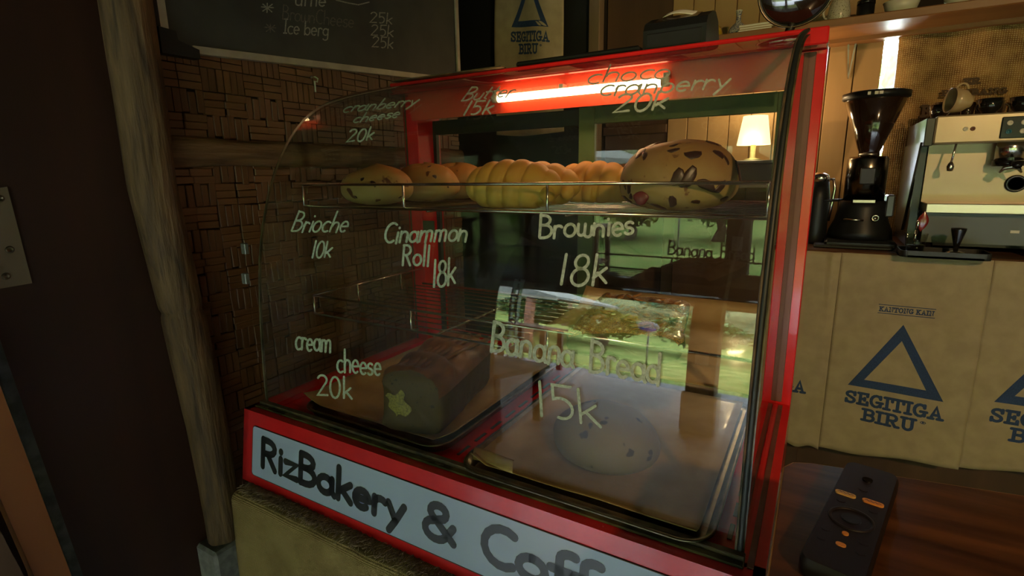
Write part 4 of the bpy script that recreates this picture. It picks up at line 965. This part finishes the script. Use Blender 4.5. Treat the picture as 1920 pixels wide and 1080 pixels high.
# hanging flour sack by the dark doorway
hs = thing('hanging_flour_sack', 'cream flour sack with blue print hanging alone in the dark doorway above the tablet', 'cloth', (-.355, 1.80, 1.2))
hf = lambda X, Z, off=0: (X, 1.80-.016*sin((X+.355)*24)-.006*sin(Z*9+X*5)-off, Z)
MB().sheet(lambda u, v: hf(-.525+.345*u+.012*(v-.3)*(2*u-1), 1.75-.99*v-.012*sin(u*PI)), 36, 40, .0016).build('cloth', CLOTH, hs)
hc = [(a, b_) for a, b_ in logo(-.345, 1.238, lambda X, Z: hf(-.345+(X+.345)*.80, Z-.12*(X+.345), .002), sc=1.05)]
for nm, mb2 in hc: mb2.build(nm, BLUE, hs)
MB().tube([(-.53, 1.80, 1.755), (-.16, 1.80, 1.755)], .006, 8).build('hanger', BOARDB, hs)

# ---------------------------------------------------------------- chalkboard on the left wall
cbx = -.168
cb = thing('chalkboard', 'black menu chalkboard with pale frame on the left wall, chalk prices at its right', 'chalkboard', (-.17, .5, .84))
def bz(y): return .806+.068*(y-.08)
MB().prism([(.042, bz(.042)+.010), (.968, bz(.968)+.010), (.968, 1.32), (.042, 1.26)], 'x', cbx-.014, cbx).build('slate_panel', BOARD, cb)
MB().prism([(.090, bz(.09)-.002), (.975, bz(.975)-.002), (.975, bz(.975)+.012), (.090, bz(.09)+.012)], 'x', cbx-.012, cbx+.006).build('frame_rail', ALU, cb)
MB().prism([(.036, .840), (.050, .840), (.050, 1.26), (.036, 1.26)], 'x', cbx-.012, cbx+.006).build('frame_rail', ALU, cb)
MB().prism([(.962, bz(.97)), (.976, bz(.97)), (.976, 1.32), (.962, 1.32)], 'x', cbx-.012, cbx+.006).build('frame_rail', ALU, cb)
MB().prism([(.030, .795), (.100, .795), (.100, .812), (.062, .822), (.060, .838), (.030, .840)], 'x', cbx-.013, cbx+.010).build('corner_piece', BLACK, cb)
fc = lambda u, v: tuple(px(u, v, 'x', cbx+.0008))
for wd, a_, b_, u_, w_, mt_ in (('uffle', (552, 10), (612, 12), (2, -24), 2.6, CHALK), ('Ice berg', (531, 62), (617, 68), (2, -26), 2.4, CHALK), ('25k', (692, 42), (736, 45), (2, -20), 2.2, CHALK), ('25k', (694, 66), (738, 69), (2, -20), 2.2, CHALK),
        ('25k', (696, 88), (738, 91), (2, -20), 2.2, CHALK), ('*', (484, 28), (518, 30), (1, -30), 2.2, CHALK), ('BrownCheese', (528, 36), (664, 52), (2, -26), 2.0, CHALKD), ('*', (491, 65), (522, 67), (1, -28), 2.0, CHALKD)):
    mb = MB(); write(mb, wd, a_, b_, u_, w_, fc, jit=.02); mb.build('chalk_writing', mt_, cb)
mb = MB(); ribbon(mb, [(630, 0), (650, 5), (672, 9), (692, 4)], 2.2, fc); mb.build('chalk_swirl', CHALK, cb)
ck = thing('wall_hook', 'small pale hook hanging below the chalkboard on the bamboo wall', 'hook', tuple(px(591, 160, 'x', -.19)))
p = px(591, 152, 'x', -.192); MB().tube([(p.x, p.y, p.z+.010), (p.x+.003, p.y+.006, p.z+.006), (p.x+.002, p.y+.004, p.z-.002), (p.x, p.y-.002, p.z), (p.x, p.y-.002, p.z-.026)], .002, 6).build('hook', PAPERW, ck)
MB().lathe([(.0001, 0), (.004, 0), (.003, .002), (.0001, .003)], n=10, M=Matrix.Translation((-.2045, p.y, p.z+.010)) @ Matrix.Rotation(PI/2, 4, 'Y')).tube([(-.203, p.y, p.z+.010), (p.x, p.y, p.z+.010)], .0012, 5).build('screw', STEEL, ck)

# ---------------------------------------------------------------- left foreground
pt = thing('switch_plate', 'pale metal plate with screws on the dark plywood at the left picture edge', 'plate', (-.186, -.26, .40))
q = [(14, 350), (61, 531), (-60, 552), (-70, 366)]; Q = [px(u, v, 'x', -.182) for u, v in q]
MB().prism([(p.y, p.z) for p in Q], 'x', -.1875, -.183).build('plate', mat('dull_beige_metal', (.16, .12, .075), .5, .2), pt)
for (u, v) in ((19, 468), (12, 518), (0, 372)):
    p = px(u, v, 'x', -.182)
    MB().lathe([(.0058, 0), (.0052, .0015), (.0030, .0018), (.0028, .0008), (.0001, .0008)], n=16, M=Matrix.Translation((-.183, p.y, p.z)) @ Matrix.Rotation(PI/2, 4, 'Y')).build('screw', mat('dull_screw', (.10, .08, .05), .4, .8), pt)
def slab(name, q, x_, th_, m_, parent=None):
    P_ = [px(u, v, 'x', x_) for u, v in q]; return MB().prism([(p.y, p.z) for p in P_], 'x', x_-th_, x_).build(name, m_, parent)
ms = slab('metal_strip', [(-25, 560), (8, 660), (160, 1090), (195, 1200), (168, 1200), (140, 1090), (-8, 700), (-45, 590)], -.171, .008, mat('dull_metal_strip', (.10, .11, .10), .35, .7, (.05, .055, .05), nscale=5))
tag(ms, 'slanting dull metal strip along the orange timber at lower left', 'strip')
ob = slab('orange_timber', [(-120, 420), (-12, 690), (138, 1090), (178, 1200), (100, 1200), (66, 1085), (-5, 922), (-160, 560)], -.135, .034, wood('orange_timber_wood', (.20, .060, .015), (.27, .095, .028), .8, .5, 'z', .08))
tag(ob, 'orange-brown timber leaning across the lower left corner', 'timber')
gb_ = slab('brown_plank', [(-120, 720), (-5, 985), (50, 1090), (100, 1200), (-160, 1200)], -.120, .02, wood('dull_plank', (.07, .035, .018), (.11, .055, .03), .8, .6, 'z', .08))
tag(gb_, 'dull brown plank in the extreme lower left corner', 'plank')

# burlap-covered stand under the case
BURT = weave_mat('burlap_cloth', (.20, .125, .045), (.30, .20, .08), (.52, .38, .18), 110, 1.0)
st = thing('display_stand', 'wooden stand under the display case, hidden by its burlap cloth', 'stand', (.46, .28, FZ))
MB().box(.035, .895, -.045, .58, -.028, -.0035, b=.003).build('stand_top', BOARDB, st)
for xx, yy in ((.07, -.01), (.86, -.01), (.07, .54), (.86, .54)): MB().box(xx-.025, xx+.025, yy-.025, yy+.025, FZ, -.028, b=.003).build('leg', BOARDB, st)
def clothf(u, v):
    x_ = .022+.872*u
    s_ = v*.62-.16; yE = -.058
    if s_ < 0: y = yE+.012-s_; z = -.0015 if y > -.02 else -.0015-.002*(1-max(0, (y-yE-.012)/.04))
    else:
        k = min(s_/.018, PI/2); y = yE+.012-.012*sin(k)-.004*sin(x_*40)*min(1, s_*8)-.02*s_; z = -.0035-.012*(1-cos(k))-max(0, s_-.028)
    z += .0012*noise.noise((x_*30, y*30, 0)) if s_ > 0 else 0
    return (x_, y, z)
bc = tag(MB().sheet(clothf, 90, 70, .002).build('burlap_cloth', BURT), 'coarse tan burlap cloth hanging from the stand edge under the red case', 'cloth')
fz = MB(); rnd = random.Random(5)
for k in range(1300):
    xx = rnd.uniform(.03, .88); a = rnd.uniform(-.8, .8); l_ = rnd.uniform(.008, .026); y0_ = rnd.uniform(-.046, -.020)
    p0_ = Vector((xx, y0_, .0008)); d_ = Vector((sin(a)*l_, -cos(a)*l_*.7, rnd.uniform(0, .003)))
    fz.tube([p0_, p0_+d_*.5+Vector((0, 0, .002)), p0_+d_], .0006, 3)
tag(fz.build('frayed_threads', mat('burlap_thread', (.26, .17, .10), .9), bc), None, None, kind='stuff')

# near table at the right with the remote control
TTOP = wood('reddish_laminate', (.030, .010, .005), (.15, .055, .019), 6, .3, 'x', .03, coat=.2, dist=.5)
t = thing('side_table', 'reddish-brown wooden table holding the remote control, lower right', 'table', (1.4, -.4, FZ))
MB().prism([(.908, -1.0), (2.1, -1.0), (2.1, .180), (1.075, -.014), (.928, -.040), (.915, -.046), (.908, -.058)], 'z', CZ-.024, CZ).build('tabletop', TTOP, t)
MB().tube([(.9075, -1.0, CZ-.001), (.9075, -.058, CZ-.001), (.9145, -.0455, CZ-.001), (.928, -.0395, CZ-.001), (1.075, -.0135, CZ-.001), (2.1, .1805, CZ-.001)], .0009, 5).build('edge_band', mat('edge_band', (.40, .20, .06), .5), t)
for xx, yy in ((.94, -.95), (2.05, -.95), (2.05, .10), (.955, -.10)): MB().box(xx-.02, xx+.02, yy-.02, yy+.02, FZ, CZ-.0241, b=.002).build('leg', TTOP, t)
rc = thing('remote_control', 'black remote control with yellow and orange oblong buttons on the reddish-brown table', 'remote control', (.945, -.11, CZ))
A_ = px(1590, 868, 'z', CZ+.012); B_ = px(1497, 1056, 'z', CZ+.010); axv = (A_-B_); axv.z = 0; LEN = axv.length; axv.normalize(); prp = Vector((axv.y, -axv.x, 0))
RM = Matrix((prp, axv, Vector((0, 0, 1)))).transposed().to_4x4(); mid = (A_+B_)/2+prp*.0175; RM.translation = Vector((mid.x, mid.y, CZ+.0005))
hw = .0185
out_ = rrect(-hw, hw, -LEN/2, LEN/2, .007, 5)
mb = MB(); n = len(out_); rings = [(.86, .0), (1, .003), (1, .011), (.93, .0145)]
vs = [RM @ Vector((a*s_, c*(1-(1-s_)*.25), z_)) for s_, z_ in rings for a, c in out_]
mb.add(vs, [(k*n+i, k*n+(i+1) % n, (k+1)*n+(i+1) % n, (k+1)*n+i) for k in range(3) for i in range(n)], 0, True); mb.add(vs[-n:], [list(range(n))]); mb.add(vs[:n], [list(range(n))[::-1]])
mb.build('body', mat('remote_plastic', (.013, .008, .0065), .5, spec=.3), rc)
def oblong(name, cx, cy, w_, h_, m_, z_=.0145, t_=.0012):
    o_ = rrect(cx-w_/2, cx+w_/2, cy-h_/2, cy+h_/2, min(w_, h_)*.49, 5); n = len(o_)
    vs = [RM @ Vector((a, c, z_+k*t_)) for k in (0, 1) for a, c in o_]
    return MB().add(vs, [list(range(n, 2*n))]+[(i, (i+1) % n, n+(i+1) % n, n+i) for i in range(n)]).build(name, m_, rc)
oy = LEN/2-.058
ylw = mat('yellow_button', (.62, .36, .11), .4); org = mat('orange_button', (.72, .27, .05), .4)  # plain coloured plastic
fR = lambda a, c: tuple(RM @ Vector((a, c, .0160)))
o1 = oblong('oblong_button', -.0092, oy, .0135, .0048, ylw); o1['label'] = 'yellow oblong button'
o2 = oblong('oblong_button', .0082, oy+.0005, .0135, .0048, org); o2['label'] = 'orange oblong button'
for o_, cx_ in ((o1, -.0092), (o2, .0082)):
    mb = MB(); ribbon(mb, [(cx_-.005, oy), (cx_-.0038, oy+.0008), (cx_-.0026, oy-.0006), (cx_-.0014, oy+.0008), (cx_, oy-.0006), (cx_+.0014, oy+.0008), (cx_+.0026, oy-.0006), (cx_+.004, oy+.0006), (cx_+.005, oy)], .0006, fR); mb.build('tiny_lettering', BINK, o_)
cyr = oy-.031
MB().tube([tuple(RM @ Vector((.0130*cos(a), cyr+.0130*sin(a), .0146))) for a in [k*PI/16 for k in range(32)]], .0012, 6, closed=True).build('navigation_ring', bpy.data.materials['remote_plastic'], rc)
oblong('centre_button', 0, cyr, .012, .012, BLACK)
for a, c in ((-.010, oy-.010), (.010, oy-.010), (0, oy+.016), (-.011, cyr-.022), (.011, cyr-.022), (-.011, cyr-.034), (.011, cyr-.034)): oblong('round_button', a, c, .0062, .0062, bpy.data.materials['remote_plastic'], .0145, .0006)
oblong('assistant_button', 0, cyr-.020, .004, .004, org, .0145, .0009); oblong('mode_button', 0, cyr-.034, .006, .004, org, .0145, .0007)
oblong('power_button', 0, LEN/2-.026, .007, .007, BLACKG)

# ---------------------------------------------------------------- the open side behind the viewer (seen in the glass)
LAWN = mat('lawn_grass', (.060, .105, .026), .95, 0, (.14, .16, .05), nscale=.45, detail=7, bump=.4, bscale=30, spec=0)
tag(MB().grid(lambda u, v: (-30+60*u, -3.9-40*v, -.60+1.0*v*v*3+.12*noise.noise((u*9, v*9, 0))*min(1, v*20)), 60, 60).build('lawn', LAWN), None, None, kind='structure')
LEAFS = [mat('leaf_'+nm, a, .7, 0, b_, nscale=3) for nm, a, b_ in (('deep_green', (.05, .11, .03), (.12, .21, .05)), ('bright_green', (.14, .28, .03), (.26, .42, .07)), ('yellow_green', (.20, .24, .04), (.34, .33, .08)), ('blue_green', (.05, .13, .07), (.11, .22, .12)))]
BARK = mat('bark', (.07, .045, .025), .9, 0, (.14, .09, .05), nscale=6)
def tree(x, y, h, cr, cz, li, label, seed, cat_='tree', nm='garden_tree', n=1500):
    t = thing(nm, label, cat_, (x, y, -.6), 'trees and bushes of the garden reflected in the glass')
    if h > 0: MB().tube([(x, y, -.65), (x+.08, y, -.6+h*.5), (x+.02, y, -.6+h)], [.11, .08, .05], 8).build('trunk', BARK, t)
    rn = random.Random(seed); mb = MB()
    for k in range(n):
        a, b_ = rn.uniform(0, 2*PI), math.acos(rn.uniform(-1, 1)); r_ = cr*(rn.uniform(.45, 1)**.5)*(1+.35*noise.noise((cos(a)*2+seed, sin(a)*2, cos(b_)*2)))
        c = Vector((x+r_*sin(b_)*cos(a), y+r_*sin(b_)*sin(a), cz+r_*.75*cos(b_))); s_ = rn.uniform(.06, .15)*(cr/1.6+.3)
        d1 = Vector((rn.gauss(0, 1), rn.gauss(0, 1), rn.gauss(0, 1))).normalized(); d2 = d1.orthogonal().normalized()
        mb.add([c-d1*s_, c+d2*s_*.45, c+d1*s_, c-d2*s_*.45], [(0, 1, 2, 3)])
    tag(mb.build('foliage', LEAFS[li], t), None, None, kind='stuff')
tr_ = [(-10.5, -11, 2.5, 1.2, 1.9, 0), (-7.4, -12.6, 2.5, 1.15, 1.9, 3), (-4.4, -11.5, 2.5, 1.15, 1.9, 0), (-1.6, -11.6, 2.3, 1.1, 1.8, 3), (1.2, -12.0, 2.3, 1.1, 1.9, 2), (4.2, -11.6, 2.2, 1.15, 1.9, 0), (7.4, -12, 2.2, 1.15, 2.0, 3),
       (-5.0, -7.7, .3, .70, .15, 1), (-3.45, -7.9, .4, .70, .25, 0), (-2.0, -7.5, .3, .68, .12, 2), (-.55, -7.7, .4, .70, .22, 0), (.95, -7.5, .3, .70, .10, 2), (2.5, -7.7, .4, .72, .2, 0), (4.1, -7.6, .3, .72, .15, 1)]
LB = ['tall dark green tree', 'tall blue-green tree', 'low bright green bush', 'tall loose yellow-green tree']
TL = ['far left dark green tree beyond the lawn', 'blue-green tree beyond the lawn, left of the reflection', 'dark green tree behind the pavilion roof', 'blue-green tree behind the round sign', 'loose yellow-green tree beyond the lawn, right of the round sign', 'dark green tree beyond the lawn, right of the pillar', 'far right blue-green tree beyond the lawn',
      'bright green bush beside the pavilion', 'dark green bush right of the pavilion', 'low yellow-green bush left of the round sign', 'dark green bush behind the round sign', 'low yellow-green bush behind the veranda pillar', 'dark green bush right of the veranda pillar', 'bright green bush at the right end of the lawn']
for i, q in enumerate(tr_): tree(*q, TL[i], i+3)
tag(MB().grid(lambda u, v: (-30+60*u, -14.5-.8*noise.noise((u*20, v*3, 1)), -.6+4.2*v+.9*noise.noise((u*14, 3, 2))*v), 90, 16).build('wooded_hillside', mat('far_foliage', (.04, .065, .025), .95, 0, (.16, .18, .08), nscale=1.3, detail=8, bump=.6, bscale=5)), None, None, kind='structure')
PILL = wood('brown_pillar_wood', (.05, .024, .012), (.09, .045, .022), .5, .6, 'z', .1)
def pillar(x, y, w, label, notice=False):
    t = thing('veranda_pillar', label, 'pillar', (x, y, FZ)); MB().box(x-w/2, x+w/2, y-w/2, y+w/2, FZ+.32, 2.09, b=.004).build('shaft', PILL, t)
    MB().box(x-w*.62, x+w*.62, y-w*.62, y+w*.62, FZ+.001, FZ+.32, b=.01).build('footing', CONC, t)
    if notice: MB().box(x-.035, x+.035, y+w/2+.0005, y+w/2+.002, .02, .12).build('notice', PAPERW, t)
pillar(.44, -2.35, .15, 'brown veranda pillar behind the viewer with a paper notice, reflected in the front glass', True)
pillar(-2.75, -3.7, .13, 'brown veranda pillar at the lawn edge, left side of the reflection')
pillar(2.6, -3.7, .13, 'brown veranda pillar at the lawn edge, right side of the reflection')
ev = struct(MB().box(-3.4, 6, -4.12, -3.98, .80, 2.1).box(-3.4, 6, -3.98, -3.90, .84, .98).build('trim_1', mat('eave_thatch', (.035, .022, .012), .9, 0, (.06, .04, .02), (1, 1, 8), 5)))
rb = None
for k in range(11):
    M = Matrix.Translation((-3.0+k*.82, -2.2, 1.98))
    if rb is None: rb = MB().box(-.035, .035, -1.7, 1.7, -.06, .06, b=.004).build('roof_beam', PILL); tag(rb, 'dark roof beam under the veranda ceiling behind the viewer', 'beam', 'roof beams under the veranda ceiling'); rb.location = M.translation
    else:
        o = rb.copy(); COL.objects.link(o); o.location = M.translation
tree(1.15, 3.6, 0, 1.1, .5, 1, 'bright bush outside, behind the slit in the back wall', 77, 'bush', 'garden_bush', 900)
# steel prop, tables, benches, round sign
t = thing('steel_prop', 'grey perforated steel upright at the veranda edge, reflected at left in the front glass', 'post', (-1.55, -3.75, FZ))
MB().box(-1.60, -1.585, -3.78, -3.72, FZ, 1.0).box(-1.53, -1.515, -3.78, -3.72, FZ, 1.0).build('rail', mat('galvanised', (.25, .29, .30), .4, .6), t)
for k in range(9): MB().box(-1.585, -1.53, -3.765, -3.735, FZ+.08+k*.17, FZ+.13+k*.17).build('rung', bpy.data.materials['galvanised'], t)
def plain_table(x, y, w, d, h, m_, label, legm, shelf=False):
    t = thing('veranda_table', label, 'table', (x, y, FZ)); MB().box(x-w/2, x+w/2, y-d/2, y+d/2, FZ+h-.03, FZ+h, b=.004).build('tabletop', m_, t)
    for sx in (-1, 1):
        for sy in (-1, 1): MB().box(x+sx*(w/2-.05)-.022, x+sx*(w/2-.05)+.022, y+sy*(d/2-.05)-.022, y+sy*(d/2-.05)+.022, FZ+.001, FZ+h-.0301, b=.002).build('leg', legm, t)
    if shelf:
        for k in range(5): MB().box(x-w/2+.03, x+w/2-.03, y-d/2+.06+k*(d-.16)/4-.02, y-d/2+.06+k*(d-.16)/4+.02, FZ+.22, FZ+.24).build('slat', m_, t)
plain_table(-.62, -1.55, .75, .55, .44, mat('white_laminate', (.45, .43, .38), .4), 'low white-topped table behind the viewer, reflected low in the front glass', mat('black_leg', (.03, .025, .015), .5))
PB = wood('pale_bench_wood', (.30, .19, .10), (.40, .27, .15), .5, .6, 'x', .05)
plain_table(-2.35, -3.15, 1.5, .6, .62, PB, 'pale wooden table at the lawn edge, left side of the reflection', PB, True)
plain_table(-1.15, -3.35, .5, .45, .6, PB, 'small pale wooden table near the lawn edge, centre of the reflection', PILL, True)
t = thing('round_sign', 'round white and blue sign on a thin post by the lawn', 'sign', (-.62, -5.2, -.6))
RM2 = Matrix.Translation((-.62, -5.17, .24)) @ Matrix.Rotation(-PI/2, 4, 'X')
MB().lathe([(.0001, -.03), (.115, -.03), (.12, -.02), (.12, .02), (.115, .03), (.0001, .03)], n=36, M=RM2).build('disc', mat('sign_white', (.62, .66, .72), .4), t)
MB().prism([(-.62+.118*cos(a), .24+.118*sin(a)) for a in [PI*1.12+k*PI*.76/12 for k in range(13)]], 'y', -5.139, -5.136).build('blue_band', mat('sign_blue', (.03, .08, .40), .4), t)
MB().tube([(-.62, -5.2, -.6), (-.62, -5.2, .20)], .012, 8).build('post', mat('pale_post', (.4, .38, .33), .5), t)
t = thing('garden_hut', 'open garden pavilion with brown posts and tiled roof, reflected at left', 'pavilion', (-4.6, -6.2, -.6))
MB().prism([(-7.2, .95), (-4.4, 1.75), (-1.9, .78), (-1.9, .70), (-7.2, .86)], 'y', -8.0, -5.4).build('roof', mat('hut_roof', (.07, .08, .068), .9, 0, (.12, .13, .11), (6, 1, 6), 2), t)
MB().prism([(-7.2, .86), (-1.9, .70), (-1.9, .64), (-7.2, .80)], 'y', -5.46, -5.38).build('fascia', mat('hut_fascia', (.30, .34, .30), .7), t)
for xx in (-6.6, -4.9, -3.5, -2.3): MB().box(xx-.05, xx+.05, -5.55, -5.45, -.6, .78).build('post', mat('orange_post', (.16, .06, .025), .6) if xx == -6.6 else bpy.data.materials['orange_post'], t)
for i, (xx, yy) in enumerate(((-3.4, -4.6), (-2.9, -4.5))):
    t = thing('flower_pot', ['terracotta flower pot with red blossoms at the pavilion, left one in the reflection', 'terracotta flower pot with red blossoms at the pavilion, right one in the reflection'][i], 'plant', (xx, yy, -.6))
    MB().lathe([(.0001, 0), (.10, 0), (.15, .26), (.16, .26), (.0001, .24)], (xx, yy, -.6), 20).build('pot', mat('terracotta', (.22, .08, .04), .7), t)
    rn = random.Random(i); mb = MB()
    for k in range(180):
        c = Vector((xx+rn.gauss(0, .10), yy+rn.gauss(0, .10), -.22+rn.gauss(0, .08))); d1 = Vector((rn.gauss(0, 1), rn.gauss(0, 1), rn.gauss(0, 1))).normalized(); d2 = d1.orthogonal().normalized(); s_ = .04
        mb.add([c-d1*s_, c+d2*s_*.5, c+d1*s_, c-d2*s_*.5], [(0, 1, 2, 3)], 1 if k % 5 == 0 else 0)
    tag(mb.build('foliage', [LEAFS[0], mat('red_blossom', (.35, .03, .02), .6)], t), None, None, kind='stuff')
